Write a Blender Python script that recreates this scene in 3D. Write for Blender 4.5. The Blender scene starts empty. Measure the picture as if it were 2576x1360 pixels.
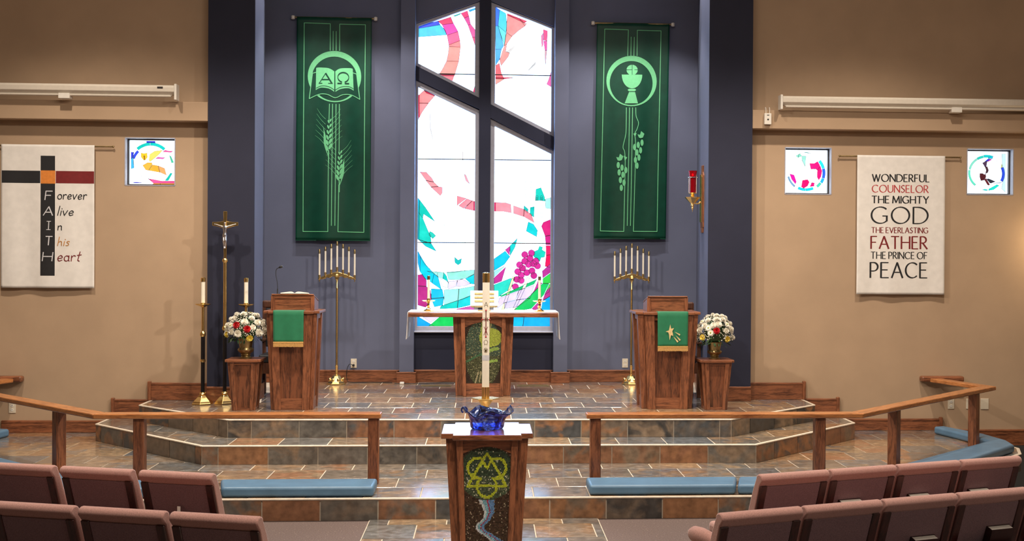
import bpy, bmesh, math, random
from math import sin, cos, pi, radians, atan2, hypot, sqrt, tan
from mathutils import Vector, Matrix

random.seed(7)
C = bpy.context.scene.collection
SC = bpy.context.scene

# ------------------------------------------------------------------ camera
cam_d = bpy.data.cameras.new("camera")
cam = bpy.data.objects.new("camera", cam_d)
C.objects.link(cam)
SC.camera = cam
cam_d.sensor_width = 36.0
cam_d.lens = 2886 / 2576 * 36
cam_d.shift_x = -(1398 - 1288) / 2576
cam_d.clip_end = 100
_yaw, _pitch, _roll = math.atan(176 / 2886), radians(0.417), radians(0.35)
_f = Vector((sin(_yaw) * cos(_pitch), cos(_yaw) * cos(_pitch), -sin(_pitch)))
_r = Vector((cos(_yaw), -sin(_yaw), 0))
_u = _r.cross(_f)
_r2 = _r * cos(_roll) + _u * sin(_roll)
_u2 = -_r * sin(_roll) + _u * cos(_roll)
cam.matrix_world = Matrix(((_r2.x, _u2.x, -_f.x, 0), (_r2.y, _u2.y, -_f.y, 0), (_r2.z, _u2.z, -_f.z, 2.09), (0, 0, 0, 1)))

# ------------------------------------------------------------------ world, lamps, exposure
w = bpy.data.worlds.new("world")
SC.world = w
w.use_nodes = True
w.node_tree.nodes["Background"].inputs[0].default_value = (1.0, 0.80, 0.62, 1)
w.node_tree.nodes["Background"].inputs[1].default_value = 0.03
SC.view_settings.view_transform = 'Standard'
SC.view_settings.look = 'None'
SC.view_settings.exposure = 0.0
SC.view_settings.gamma = 1.0
SC.view_settings.use_curve_mapping = False

def spot(name, loc, aim, watts, col, angle, blend=0.5, radius=0.12):
    d = bpy.data.lights.new(name, 'SPOT')
    d.energy = watts; d.color = col; d.spot_size = radians(angle); d.spot_blend = blend; d.shadow_soft_size = radius
    o = bpy.data.objects.new(name, d)
    C.objects.link(o)
    o.location = loc
    o.rotation_euler = (Vector(aim) - Vector(loc)).to_track_quat('-Z', 'Y').to_euler()
    return o

def area(name, loc, aim, watts, col, sx, sy):
    d = bpy.data.lights.new(name, 'AREA')
    d.shape = 'RECTANGLE'; d.size = sx; d.size_y = sy; d.energy = watts; d.color = col
    o = bpy.data.objects.new(name, d)
    C.objects.link(o)
    o.location = loc
    o.rotation_euler = (Vector(aim) - Vector(loc)).to_track_quat('-Z', 'Y').to_euler()
    return o

WARM = (1.0, 0.86, 0.70)
SOFT = (1.0, 0.90, 0.78)
# stage spots over the front seats, crossing onto the chancel
spot("spot_lamp", (3.4, 7.6, 5.6), (-2.8, 12.6, 0.9), 1000, SOFT, 48, 0.8)
spot("spot_lamp", (-3.4, 7.6, 5.6), (2.8, 12.6, 0.9), 1000, SOFT, 48, 0.8)
# recessed downlights above the steps
for x in (-4.2, -1.5, 1.5, 4.2):
    spot("downlight", (x, 10.2, 6.6), (x, 10.6, 0), 820, WARM, 100, 0.6, 0.1)
# recessed downlights in the niche
for x in (-2.2, -1.35, 1.3, 2.15):
    spot("downlight", (x, 13.2, 6.4), (x, 13.95, 2.0), 330, (1.0, 0.92, 0.84), 78, 0.35, 0.05)
# house light over the seats, then an added rear fill for the chair backs
area("house_or_fill_lamp", (0, 4.7, 6.9), (0, 5.6, 0), 460, WARM, 7.0, 1.0)
area("house_or_fill_lamp", (5.5, 0.0, 6.2), (3.0, 5.5, 0.6), 100, SOFT, 3.0, 0.8)
# an added fill spot to brighten the font front, and a wall lamp just past the right end of the picture
spot("font_fill_spot", (0.5, 3.4, 6.6), (0.0, 7.4, 0.7), 900, SOFT, 22, 0.6, 0.08)
pl_d = bpy.data.lights.new("wall_lamp", 'POINT'); pl_d.energy = 14; pl_d.color = (1.0, 0.74, 0.42); pl_d.shadow_soft_size = 0.08
pl_o = bpy.data.objects.new("wall_lamp", pl_d); C.objects.link(pl_o); pl_o.location = (6.55, 12.60, 2.35)

# ------------------------------------------------------------------ materials
def new_mat(name):
    m = bpy.data.materials.new(name)
    m.use_nodes = True
    nt = m.node_tree
    return m, nt, nt.nodes["Principled BSDF"]

def N(nt, t, **kw):
    n = nt.nodes.new(t)
    for k, v in kw.items():
        if k in n.inputs: n.inputs[k].default_value = v
        else: setattr(n, k, v)
    return n

def coords(nt, scale=(1, 1, 1), rnd=True):
    tc = N(nt, 'ShaderNodeTexCoord')
    mp = N(nt, 'ShaderNodeMapping')
    mp.inputs['Scale'].default_value = scale
    if rnd:
        oi = N(nt, 'ShaderNodeObjectInfo')
        mul = N(nt, 'ShaderNodeMath', operation='MULTIPLY'); mul.inputs[1].default_value = 37.0
        nt.links.new(oi.outputs['Random'], mul.inputs[0])
        add = N(nt, 'ShaderNodeVectorMath', operation='ADD')
        nt.links.new(tc.outputs['Object'], add.inputs[0])
        nt.links.new(mul.outputs[0], add.inputs[1])
        nt.links.new(add.outputs[0], mp.inputs['Vector'])
    else:
        nt.links.new(tc.outputs['Object'], mp.inputs['Vector'])
    return mp

def ramp(nt, stops, interp='LINEAR'):
    r = N(nt, 'ShaderNodeValToRGB')
    r.color_ramp.interpolation = interp
    e = r.color_ramp.elements
    while len(e) < len(stops): e.new(0.5)
    for el, (p, c) in zip(e, stops):
        el.position = p; el.color = (*c, 1)
    return r

def plain(name, col, rough=0.6, metal=0.0, noise=0.12, nscale=30, bump=0.0, bscale=200, spec=None, sheen=0.0, coat=0.0):
    m, nt, b = new_mat(name)
    b.inputs['Roughness'].default_value = rough
    b.inputs['Metallic'].default_value = metal
    if spec is not None: b.inputs['Specular IOR Level'].default_value = spec
    if sheen: b.inputs['Sheen Weight'].default_value = sheen
    if coat: b.inputs['Coat Weight'].default_value = coat
    mp = coords(nt)
    n = N(nt, 'ShaderNodeTexNoise'); n.inputs['Scale'].default_value = nscale; n.inputs['Detail'].default_value = 3
    nt.links.new(mp.outputs[0], n.inputs['Vector'])
    r = ramp(nt, [(0.3, tuple(c * (1 - noise) for c in col)), (0.7, tuple(min(1, c * (1 + noise)) for c in col))])
    nt.links.new(n.outputs['Fac'], r.inputs[0])
    nt.links.new(r.outputs[0], b.inputs['Base Color'])
    if bump:
        n2 = N(nt, 'ShaderNodeTexNoise'); n2.inputs['Scale'].default_value = bscale
        nt.links.new(mp.outputs[0], n2.inputs['Vector'])
        bp = N(nt, 'ShaderNodeBump'); bp.inputs['Strength'].default_value = bump; bp.inputs['Distance'].default_value = 0.004
        nt.links.new(n2.outputs['Fac'], bp.inputs['Height'])
        nt.links.new(bp.outputs[0], b.inputs['Normal'])
    return m

def wood(name, scale, dark, light, rough=0.38):
    m, nt, b = new_mat(name)
    mp = coords(nt, scale)
    n = N(nt, 'ShaderNodeTexNoise'); n.inputs['Scale'].default_value = 4.0; n.inputs['Detail'].default_value = 6; n.inputs['Distortion'].default_value = 1.2
    nt.links.new(mp.outputs[0], n.inputs['Vector'])
    n2 = N(nt, 'ShaderNodeTexNoise'); n2.inputs['Scale'].default_value = 26.0; n2.inputs['Detail'].default_value = 4
    nt.links.new(mp.outputs[0], n2.inputs['Vector'])
    mx = N(nt, 'ShaderNodeMath', operation='MULTIPLY_ADD'); mx.inputs[1].default_value = 0.45
    nt.links.new(n2.outputs['Fac'], mx.inputs[0]); nt.links.new(n.outputs['Fac'], mx.inputs[2])
    r = ramp(nt, [(0.48, dark), (0.66, tuple(0.5 * (a + c) for a, c in zip(dark, light))), (0.82, light)])
    nt.links.new(mx.outputs[0], r.inputs[0])
    nt.links.new(r.outputs[0], b.inputs['Base Color'])
    b.inputs['Roughness'].default_value = rough
    b.inputs['Coat Weight'].default_value = 0.25
    b.inputs['Coat Roughness'].default_value = 0.25
    return m

OD, OL = (0.060, 0.018, 0.008), (0.26, 0.092, 0.040)
M = {}
M['oak_z'] = wood('oak_vertical_grain', (9, 9, 1.1), OD, OL)
M['oak_x'] = wood('oak_long_grain', (1.1, 9, 9), OD, OL)
M['oak_y'] = wood('oak_cross_grain', (9, 1.1, 9), OD, OL)
M['oak_panel'] = wood('oak_panel_grain', (7, 7, 0.9), (0.030, 0.009, 0.004), (0.185, 0.062, 0.026))
M['oak_top'] = wood('oak_font_top', (1.1, 9, 9), OD, OL, 0.2)
M['oak_top'].node_tree.nodes['Principled BSDF'].inputs['Coat Weight'].default_value = 1.0
M['oak_top'].node_tree.nodes['Principled BSDF'].inputs['Coat Roughness'].default_value = 0.20
M['rail'] = wood('rail_oak', (1.1, 9, 9), (0.20, 0.062, 0.018), (0.50, 0.20, 0.065), 0.28)
M['mahogany'] = wood('dark_mahogany', (9, 9, 1.2), (0.012, 0.002, 0.002), (0.055, 0.010, 0.008), 0.35)
M['darkwood'] = wood('dark_walnut', (9, 9, 1.2), (0.03, 0.010, 0.005), (0.10, 0.035, 0.015), 0.4)
M['tan'] = plain('tan_wall_paint', (0.40, 0.280, 0.185), 0.75, noise=0.05, nscale=2.5, bump=0.12, bscale=160, spec=0.25)
M['navy'] = plain('navy_wall_paint', (0.021, 0.023, 0.044), 0.7, noise=0.06, nscale=2.5, bump=0.1, bscale=160, spec=0.25)
M['slate_paint'] = plain('slate_blue_wall_paint', (0.112, 0.124, 0.190), 0.7, noise=0.05, nscale=2.5, bump=0.1, bscale=160, spec=0.25)
M['trimgrey'] = plain('window_trim_paint', (0.36, 0.36, 0.42), 0.5, noise=0.05)
M['ceil'] = plain('ceiling_paint', (0.55, 0.50, 0.43), 0.8, noise=0.03, nscale=3)
M['grout'] = plain('tile_grout', (0.60, 0.52, 0.42), 0.8, noise=0.08, nscale=60)
M['nosing'] = plain('step_nosing', (0.66, 0.58, 0.48), 0.35, noise=0.12, nscale=20)
M['brass'] = plain('polished_brass', (0.93, 0.66, 0.27), 0.24, 1.0, noise=0.06, nscale=12)
M['oldbrass'] = plain('aged_brass', (0.30, 0.22, 0.10), 0.34, 0.9, noise=0.25, nscale=25)
M['blackmetal'] = plain('black_lacquer', (0.012, 0.011, 0.012), 0.14, 0.2, noise=0.05)
M['silver'] = plain('silver_metal', (0.75, 0.75, 0.78), 0.25, 1.0, noise=0.06)
M['wax'] = plain('candle_wax', (0.80, 0.74, 0.62), 0.45, noise=0.03)
M['white'] = plain('white_plastic', (0.72, 0.68, 0.62), 0.45, noise=0.03)
M['ivory'] = plain('ivory_plastic', (0.62, 0.55, 0.44), 0.4, noise=0.03)
M['black'] = plain('black_plastic', (0.012, 0.012, 0.013), 0.45, noise=0.1)
M['linen'] = plain('white_linen', (0.70, 0.67, 0.64), 0.8, noise=0.05, nscale=14, bump=0.25, bscale=400, sheen=0.2)
M['green'] = plain('green_banner_cloth', (0.002, 0.046, 0.026), 0.45, noise=0.12, nscale=9, bump=0.1, bscale=500, spec=0.3)
M['palegreen'] = plain('pale_green_print', (0.14, 0.52, 0.24), 0.6, noise=0.05)
M['parament'] = plain('green_parament_cloth', (0.004, 0.145, 0.062), 0.65, noise=0.08, nscale=18, bump=0.1, bscale=500, sheen=0.15)
M['fringe'] = plain('gold_fringe', (0.52, 0.29, 0.09), 0.6, noise=0.2, nscale=90)
M['appblack'] = plain('black_print', (0.010, 0.010, 0.012), 0.8, noise=0.1)
M['appred'] = plain('dark_red_print', (0.16, 0.008, 0.010), 0.8, noise=0.1)
M['appred2'] = plain('red_print', (0.42, 0.035, 0.04), 0.8, noise=0.1)
M['apporange'] = plain('orange_print', (0.62, 0.20, 0.03), 0.8, noise=0.1)
M['apptan'] = plain('tan_print', (0.50, 0.24, 0.08), 0.8, noise=0.1)
M['appgrey'] = plain('grey_print', (0.55, 0.55, 0.58), 0.7, noise=0.1)
M['gold'] = plain('gold_thread', (0.62, 0.46, 0.22), 0.5, noise=0.2)
M['cushion'] = plain('blue_vinyl', (0.095, 0.195, 0.315), 0.40, noise=0.1, nscale=8, bump=0.15, bscale=60)
M['pew'] = plain('mauve_upholstery', (0.44, 0.235, 0.205), 0.85, noise=0.22, nscale=240, bump=0.2, bscale=500, sheen=0.3)
M['pewback'] = plain('mauve_back_cloth', (0.225, 0.135, 0.150), 0.9, noise=0.3, nscale=260, bump=0.2, bscale=500, sheen=0.2)
M['paper'] = plain('book_paper', (0.78, 0.74, 0.66), 0.7, noise=0.05)
M['bookcover'] = plain('dark_book_cover', (0.035, 0.010, 0.010), 0.5, noise=0.15)
M['steel'] = plain('screen_casing', (0.62, 0.56, 0.48), 0.4, noise=0.03)
M['bronze'] = plain('dark_window_frame', (0.035, 0.030, 0.030), 0.45, 0.3, noise=0.1)
M['leaf'] = plain('fern_green', (0.020, 0.060, 0.016), 0.55, noise=0.4, nscale=20)
M['petal_white'] = plain('white_petal', (0.78, 0.74, 0.64), 0.6, noise=0.05)
M['petal_red'] = plain('red_petal', (0.50, 0.006, 0.012), 0.55, noise=0.2)
M['petal_yellow'] = plain('yellow_petal', (0.74, 0.58, 0.08), 0.6, noise=0.1)
M['petal_core'] = plain('daisy_core', (0.30, 0.30, 0.04), 0.7, noise=0.2)
M['vent'] = plain('brass_vent', (0.40, 0.30, 0.16), 0.4, 0.6, noise=0.1)
M['lead'] = plain('lead_came', (0.02, 0.015, 0.02), 0.5, noise=0.1)

def carpet_mat():
    m, nt, b = new_mat('mauve_carpet')
    mp = coords(nt, rnd=False)
    n = N(nt, 'ShaderNodeTexNoise'); n.inputs['Scale'].default_value = 90; n.inputs['Detail'].default_value = 4
    nt.links.new(mp.outputs[0], n.inputs['Vector'])
    v = N(nt, 'ShaderNodeTexVoronoi'); v.inputs['Scale'].default_value = 30
    nt.links.new(mp.outputs[0], v.inputs['Vector'])
    r = ramp(nt, [(0.3, (0.105, 0.078, 0.074)), (0.7, (0.165, 0.128, 0.122))])
    nt.links.new(n.outputs['Fac'], r.inputs[0])
    r2 = ramp(nt, [(0.05, (0.45, 0.36, 0.30)), (0.12, (0, 0, 0))])
    nt.links.new(v.outputs['Distance'], r2.inputs[0])
    mx = N(nt, 'ShaderNodeMixRGB', blend_type='ADD'); mx.inputs[0].default_value = 0.5
    nt.links.new(r.outputs[0], mx.inputs[1]); nt.links.new(r2.outputs[0], mx.inputs[2])
    nt.links.new(mx.outputs[0], b.inputs['Base Color'])
    b.inputs['Roughness'].default_value = 0.95
    b.inputs['Specular IOR Level'].default_value = 0.1
    bp = N(nt, 'ShaderNodeBump'); bp.inputs['Strength'].default_value = 0.5; bp.inputs['Distance'].default_value = 0.004
    nt.links.new(n.outputs['Fac'], bp.inputs['Height']); nt.links.new(bp.outputs[0], b.inputs['Normal'])
    return m
M['carpet'] = carpet_mat()

def slate_mat(name, stops, rough):
    m, nt, b = new_mat(name)
    oi = N(nt, 'ShaderNodeObjectInfo')
    base = ramp(nt, stops, 'CONSTANT')
    nt.links.new(oi.outputs['Random'], base.inputs[0])
    mp = coords(nt)
    n1 = N(nt, 'ShaderNodeTexNoise'); n1.inputs['Scale'].default_value = 4.5; n1.inputs['Detail'].default_value = 7; n1.inputs['Distortion'].default_value = 0.9
    nt.links.new(mp.outputs[0], n1.inputs['Vector'])
    # second tone chosen by another hash of the same random number
    h = N(nt, 'ShaderNodeMath', operation='MULTIPLY'); h.inputs[1].default_value = 7.31
    fr = N(nt, 'ShaderNodeMath', operation='FRACT')
    nt.links.new(oi.outputs['Random'], h.inputs[0]); nt.links.new(h.outputs[0], fr.inputs[0])
    sec = ramp(nt, stops, 'CONSTANT')
    nt.links.new(fr.outputs[0], sec.inputs[0])
    mask = ramp(nt, [(0.46, (0, 0, 0)), (0.64, (1, 1, 1))])
    nt.links.new(n1.outputs['Fac'], mask.inputs[0])
    mx = N(nt, 'ShaderNodeMixRGB')
    nt.links.new(mask.outputs[0], mx.inputs[0]); nt.links.new(base.outputs[0], mx.inputs[1]); nt.links.new(sec.outputs[0], mx.inputs[2])
    n2 = N(nt, 'ShaderNodeTexNoise'); n2.inputs['Scale'].default_value = 16; n2.inputs['Detail'].default_value = 8
    nt.links.new(mp.outputs[0], n2.inputs['Vector'])
    r2 = ramp(nt, [(0.3, (0.5, 0.5, 0.5)), (0.7, (1.25, 1.25, 1.25))])
    nt.links.new(n2.outputs['Fac'], r2.inputs[0])
    mm = N(nt, 'ShaderNodeMixRGB', blend_type='MULTIPLY'); mm.inputs[0].default_value = 0.8
    nt.links.new(mx.outputs[0], mm.inputs[1]); nt.links.new(r2.outputs[0], mm.inputs[2])
    nt.links.new(mm.outputs[0], b.inputs['Base Color'])
    rr = ramp(nt, [(0.3, (rough * 0.75,) * 3), (0.7, (rough * 1.3,) * 3)])
    nt.links.new(n2.outputs['Fac'], rr.inputs[0])
    nt.links.new(rr.outputs[0], b.inputs['Roughness'])
    b.inputs['Coat Weight'].default_value = 0.7 if rough < 0.3 else 0.15
    b.inputs['Coat Roughness'].default_value = 0.14
    bp = N(nt, 'ShaderNodeBump'); bp.inputs['Strength'].default_value = 0.22; bp.inputs['Distance'].default_value = 0.006
    nt.links.new(n1.outputs['Fac'], bp.inputs['Height']); nt.links.new(bp.outputs[0], b.inputs['Normal'])
    return m

SLATE = [(0.0, (0.190, 0.155, 0.125)), (0.16, (0.300, 0.185, 0.105)), (0.27, (0.130, 0.125, 0.120)), (0.42, (0.320, 0.225, 0.140)),
         (0.57, (0.175, 0.172, 0.168)), (0.70, (0.240, 0.185, 0.140)), (0.84, (0.310, 0.155, 0.085)), (0.91, (0.120, 0.135, 0.155))]
M['slate'] = slate_mat('slate_tread_tile', [(p, (c[0] * 1.12, c[1] * 1.12, c[2] * 1.10)) for p, c in SLATE], 0.22)
M['slate_riser'] = slate_mat('slate_riser_tile', [(0.0, (0.165, 0.125, 0.092)), (0.2, (0.300, 0.145, 0.068)), (0.36, (0.060, 0.056, 0.052)), (0.50, (0.235, 0.165, 0.108)), (0.64, (0.145, 0.130, 0.112)), (0.78, (0.255, 0.120, 0.062)), (0.90, (0.070, 0.074, 0.078))], 0.42)

def srgb(h):
    v = [int(h[i:i + 2], 16) / 255 for i in (0, 2, 4)]
    return tuple(c / 12.92 if c <= 0.04045 else ((c + 0.055) / 1.055) ** 2.4 for c in v)

_glass = {}
def glass_mat(h, power=1.0):
    """daylit art glass: the pane itself glows with the daylight behind it"""
    k = (h, power)
    if k not in _glass:
        m, nt, b = new_mat('art_glass')
        c = srgb(h)
        mp = coords(nt)
        n = N(nt, 'ShaderNodeTexNoise'); n.inputs['Scale'].default_value = 9; n.inputs['Detail'].default_value = 4
        nt.links.new(mp.outputs[0], n.inputs['Vector'])
        r = ramp(nt, [(0.3, tuple(x * 0.85 for x in c)), (0.7, tuple(min(1, x * 1.1 + 0.01) for x in c))])
        nt.links.new(n.outputs['Fac'], r.inputs[0])
        nt.links.new(r.outputs[0], b.inputs['Emission Color'])
        b.inputs['Emission Strength'].default_value = power
        b.inputs['Base Color'].default_value = (*[x * 0.3 for x in c], 1)
        b.inputs['Roughness'].default_value = 0.2
        _glass[k] = m
    return _glass[k]

# ------------------------------------------------------------------ mesh helpers
def frame_axis(d):
    d = d.normalized()
    a = Vector((0, 0, 1)) if abs(d.z) < 0.9 else Vector((1, 0, 0))
    x = a.cross(d).normalized()
    return x, d.cross(x).normalized()

class MB:
    def __init__(s): s.v = []; s.f = []; s.c = None
    def add(s, vs, fs):
        o = len(s.v)
        s.v += [tuple(v) for v in vs]
        s.f += [tuple(i + o for i in f) for f in fs]
        return s
    def box(s, x0, x1, y0, y1, z0, z1):
        return s.add([(x0, y0, z0), (x1, y0, z0), (x1, y1, z0), (x0, y1, z0), (x0, y0, z1), (x1, y0, z1), (x1, y1, z1), (x0, y1, z1)],
                     [(0, 3, 2, 1), (4, 5, 6, 7), (0, 1, 5, 4), (1, 2, 6, 5), (2, 3, 7, 6), (3, 0, 4, 7)])
    def prism(s, poly, lo, hi, axis='z'):
        """extrude a polygon; axis z: poly in xy, y: poly in xz, x: poly in yz"""
        n = len(poly)
        mk = {'z': lambda p, t: (p[0], p[1], t), 'y': lambda p, t: (p[0], t, p[1]), 'x': lambda p, t: (t, p[0], p[1])}[axis]
        vs = [mk(p, lo) for p in poly] + [mk(p, hi) for p in poly]
        fs = [tuple(range(n))[::-1], tuple(range(n, 2 * n))] + [(i, (i + 1) % n, (i + 1) % n + n, i + n) for i in range(n)]
        return s.add(vs, fs)
    def lathe(s, prof, c=(0, 0, 0), n=20, closed=True, rot=0.0):
        vs = []; fs = []
        for r, z in prof:
            for k in range(n):
                a = 2 * pi * k / n + rot
                vs.append((c[0] + r * cos(a), c[1] + r * sin(a), c[2] + z))
        for j in range(len(prof) - 1):
            for k in range(n):
                fs.append((j * n + k, j * n + (k + 1) % n, (j + 1) * n + (k + 1) % n, (j + 1) * n + k))
        if closed:
            fs.append(tuple(range(n))[::-1]); fs.append(tuple((len(prof) - 1) * n + k for k in range(n)))
        return s.add(vs, fs)
    def tube(s, pts, r, n=8, cap=True):
        pts = [Vector(p) for p in pts]
        rs = r if isinstance(r, (list, tuple)) else [r] * len(pts)
        vs = []; fs = []
        px = None
        for i, p in enumerate(pts):
            d = (pts[min(i + 1, len(pts) - 1)] - pts[max(i - 1, 0)])
            if d.length < 1e-9: d = Vector((0, 0, 1))
            d.normalize()
            if px is None: px, py = frame_axis(d)
            else:
                px = (px - d * px.dot(d)).normalized(); py = d.cross(px)
            for k in range(n):
                a = 2 * pi * k / n
                vs.append(p + (px * cos(a) + py * sin(a)) * rs[i])
        for i in range(len(pts) - 1):
            for k in range(n):
                fs.append((i * n + k, i * n + (k + 1) % n, (i + 1) * n + (k + 1) % n, (i + 1) * n + k))
        if cap:
            fs.append(tuple(range(n))[::-1]); fs.append(tuple((len(pts) - 1) * n + k for k in range(n)))
        return s.add(vs, fs)
    def sphere(s, c, r, n=8, m=5, sz=(1, 1, 1)):
        prof = [(sin(pi * j / m), -cos(pi * j / m)) for j in range(m + 1)]
        vs = []; fs = []
        for q, z in prof:
            for k in range(n):
                a = 2 * pi * k / n
                vs.append((c[0] + r * sz[0] * q * cos(a), c[1] + r * sz[1] * q * sin(a), c[2] + r * sz[2] * z))
        for j in range(m):
            for k in range(n):
                fs.append((j * n + k, j * n + (k + 1) % n, (j + 1) * n + (k + 1) % n, (j + 1) * n + k))
        return s.add(vs, fs)
    def xf(s, fn):
        s.v = [tuple(fn(*v)) for v in s.v]
        return s
    def mesh(s, name):
        me = bpy.data.meshes.new(name)
        me.from_pydata(s.v, [], s.f)
        bm = bmesh.new(); bm.from_mesh(me)
        bmesh.ops.remove_doubles(bm, verts=bm.verts, dist=1e-6)
        bmesh.ops.recalc_face_normals(bm, faces=bm.faces)
        bm.to_mesh(me); bm.free()
        return me
    def build(s, name, mat, parent=None, smooth=False, bevel=0, seg=1, loc=None, rotz=0, kind=None, sub=0):
        me = s.mesh(name)
        return put(name, me, mat, parent, smooth, bevel, seg, loc, rotz, kind, sub)

def put(name, me, mat, parent=None, smooth=False, bevel=0, seg=1, loc=None, rotz=0, kind=None, sub=0):
    if mat is not None and not me.materials: me.materials.append(mat)
    o = bpy.data.objects.new(name, me)
    C.objects.link(o)
    if parent is not None: o.parent = parent
    if loc is not None: o.location = loc
    if rotz: o.rotation_euler = (0, 0, rotz)
    if bevel:
        b = o.modifiers.new('bevel', 'BEVEL'); b.width = bevel; b.segments = seg; b.limit_method = 'ANGLE'; b.angle_limit = radians(35)
    if sub:
        q = o.modifiers.new('subsurf', 'SUBSURF'); q.levels = sub; q.render_levels = sub
    if smooth:
        me.polygons.foreach_set('use_smooth', [True] * len(me.polygons))
        try:
            me.set_sharp_from_angle(angle=radians(40))
        except Exception: pass
    if kind: o['kind'] = kind
    return o

def tag(o, label, cat, group=None):
    o['label'] = label; o['category'] = cat
    if group: o['group'] = group
    return o

def thing(name, label, cat, loc=(0, 0, 0), rotz=0, group=None):
    o = bpy.data.objects.new(name, None)
    o.empty_display_size = 0.1
    C.objects.link(o)
    o.location = loc; o.rotation_euler = (0, 0, rotz)
    return tag(o, label, cat, group)

def struct(name, mb, mat, parent=None, **kw):
    return mb.build(name, mat, parent, kind='structure', **kw)

def dup(root, loc=None, rotz=None, label=None, group=None):
    r = root.copy(); C.objects.link(r)
    if loc is not None: r.location = loc
    if rotz is not None: r.rotation_euler = (0, 0, rotz)
    if label: r['label'] = label
    if group: r['group'] = group
    for ch in list(root.children):
        c = ch.copy(); C.objects.link(c); c.parent = r
        for g in ch.children:
            d = g.copy(); C.objects.link(d); d.parent = c
    return r

def arc(cx, cy, rx, ry, a0, a1, n=14):
    return [(cx + rx * cos(radians(a0 + (a1 - a0) * i / n)), cy + ry * sin(radians(a0 + (a1 - a0) * i / n))) for i in range(n + 1)]

def spline(pts, n=6):
    """Catmull-Rom through points"""
    P = [pts[0]] + list(pts) + [pts[-1]]
    out = []
    for i in range(1, len(P) - 2):
        for k in range(n):
            t = k / n
            o = []
            for a in range(len(pts[0])):
                p0, p1, p2, p3 = P[i - 1][a], P[i][a], P[i + 1][a], P[i + 2][a]
                o.append(0.5 * (2 * p1 + (p2 - p0) * t + (2 * p0 - 5 * p1 + 4 * p2 - p3) * t * t + (3 * p1 - p0 - 3 * p2 + p3) * t ** 3))
            out.append(tuple(o))
    out.append(tuple(pts[-1]))
    return out

# flat print / applique: polygons and ribbons mapped onto a surface by fn(u, v, offset)
def ribbon_quads(line, half, nib=None, thin=0.45):
    """list of quads (4 uv points) following a polyline; nib angle (deg) gives thick and thin strokes"""
    out = []
    for i in range(len(line) - 1):
        (x0, y0), (x1, y1) = line[i], line[i + 1]
        L = hypot(x1 - x0, y1 - y0)
        if L < 1e-9: continue
        dx, dy = (x1 - x0) / L, (y1 - y0) / L
        h = half
        if nib is not None:
            h = half * (thin + (1 - thin) * abs(sin(atan2(dy, dx) - radians(nib))))
        e = h * 0.35
        ax, ay, bx, by = x0 - dx * e, y0 - dy * e, x1 + dx * e, y1 + dy * e
        out.append([(ax - dy * h, ay + dx * h), (bx - dy * h, by + dx * h), (bx + dy * h, by - dx * h), (ax + dy * h, ay - dx * h)])
    return out

def taper_quads(line, h0, h1):
    out = []
    n = len(line) - 1
    pr = None
    for i, p in enumerate(line):
        a = line[max(0, i - 1)]; b = line[min(n, i + 1)]
        L = hypot(b[0] - a[0], b[1] - a[1]) or 1
        nx, ny = -(b[1] - a[1]) / L, (b[0] - a[0]) / L
        h = h0 + (h1 - h0) * i / n if not callable(h0) else h0(i / n)
        cur = ((p[0] + nx * h, p[1] + ny * h), (p[0] - nx * h, p[1] - ny * h))
        if pr: out.append([pr[0], cur[0], cur[1], pr[1]])
        pr = cur
    return out

def decal(name, polys, mat, parent, fn, off=0.004, thick=0.0015, grid=0.0, kind=None):
    """polys: uv polygons (any simple outline). Laid on the surface fn with a small thickness."""
    bm = bmesh.new()
    for p in polys:
        vs = [bm.verts.new((q[0], q[1], 0)) for q in p]
        try: bm.faces.new(vs)
        except ValueError: pass
    bmesh.ops.triangulate(bm, faces=[f for f in bm.faces if len(f.verts) > 4])
    if grid:
        us = [v.co.x for v in bm.verts]; vs = [v.co.y for v in bm.verts]
        for ax, lo, hi in ((0, min(us), max(us)), (1, min(vs), max(vs))):
            st = grid if ax == 0 else grid * 4
            k = math.ceil(lo / st)
            while k * st < hi:
                co = [0, 0, 0]; co[ax] = k * st
                no = [0, 0, 0]; no[ax] = 1
                bmesh.ops.bisect_plane(bm, geom=bm.verts[:] + bm.edges[:] + bm.faces[:], plane_co=co, plane_no=no)
                k += 1
    for v in bm.verts:
        v.co = Vector(fn(v.co.x, v.co.y, off))
    bm.normal_update()
    me = bpy.data.meshes.new(name)
    bm.to_mesh(me); bm.free()
    o = put(name, me, mat, parent, kind=kind)
    if thick:
        m = o.modifiers.new('thickness', 'SOLIDIFY'); m.thickness = thick; m.offset = 0
    return o

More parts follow.
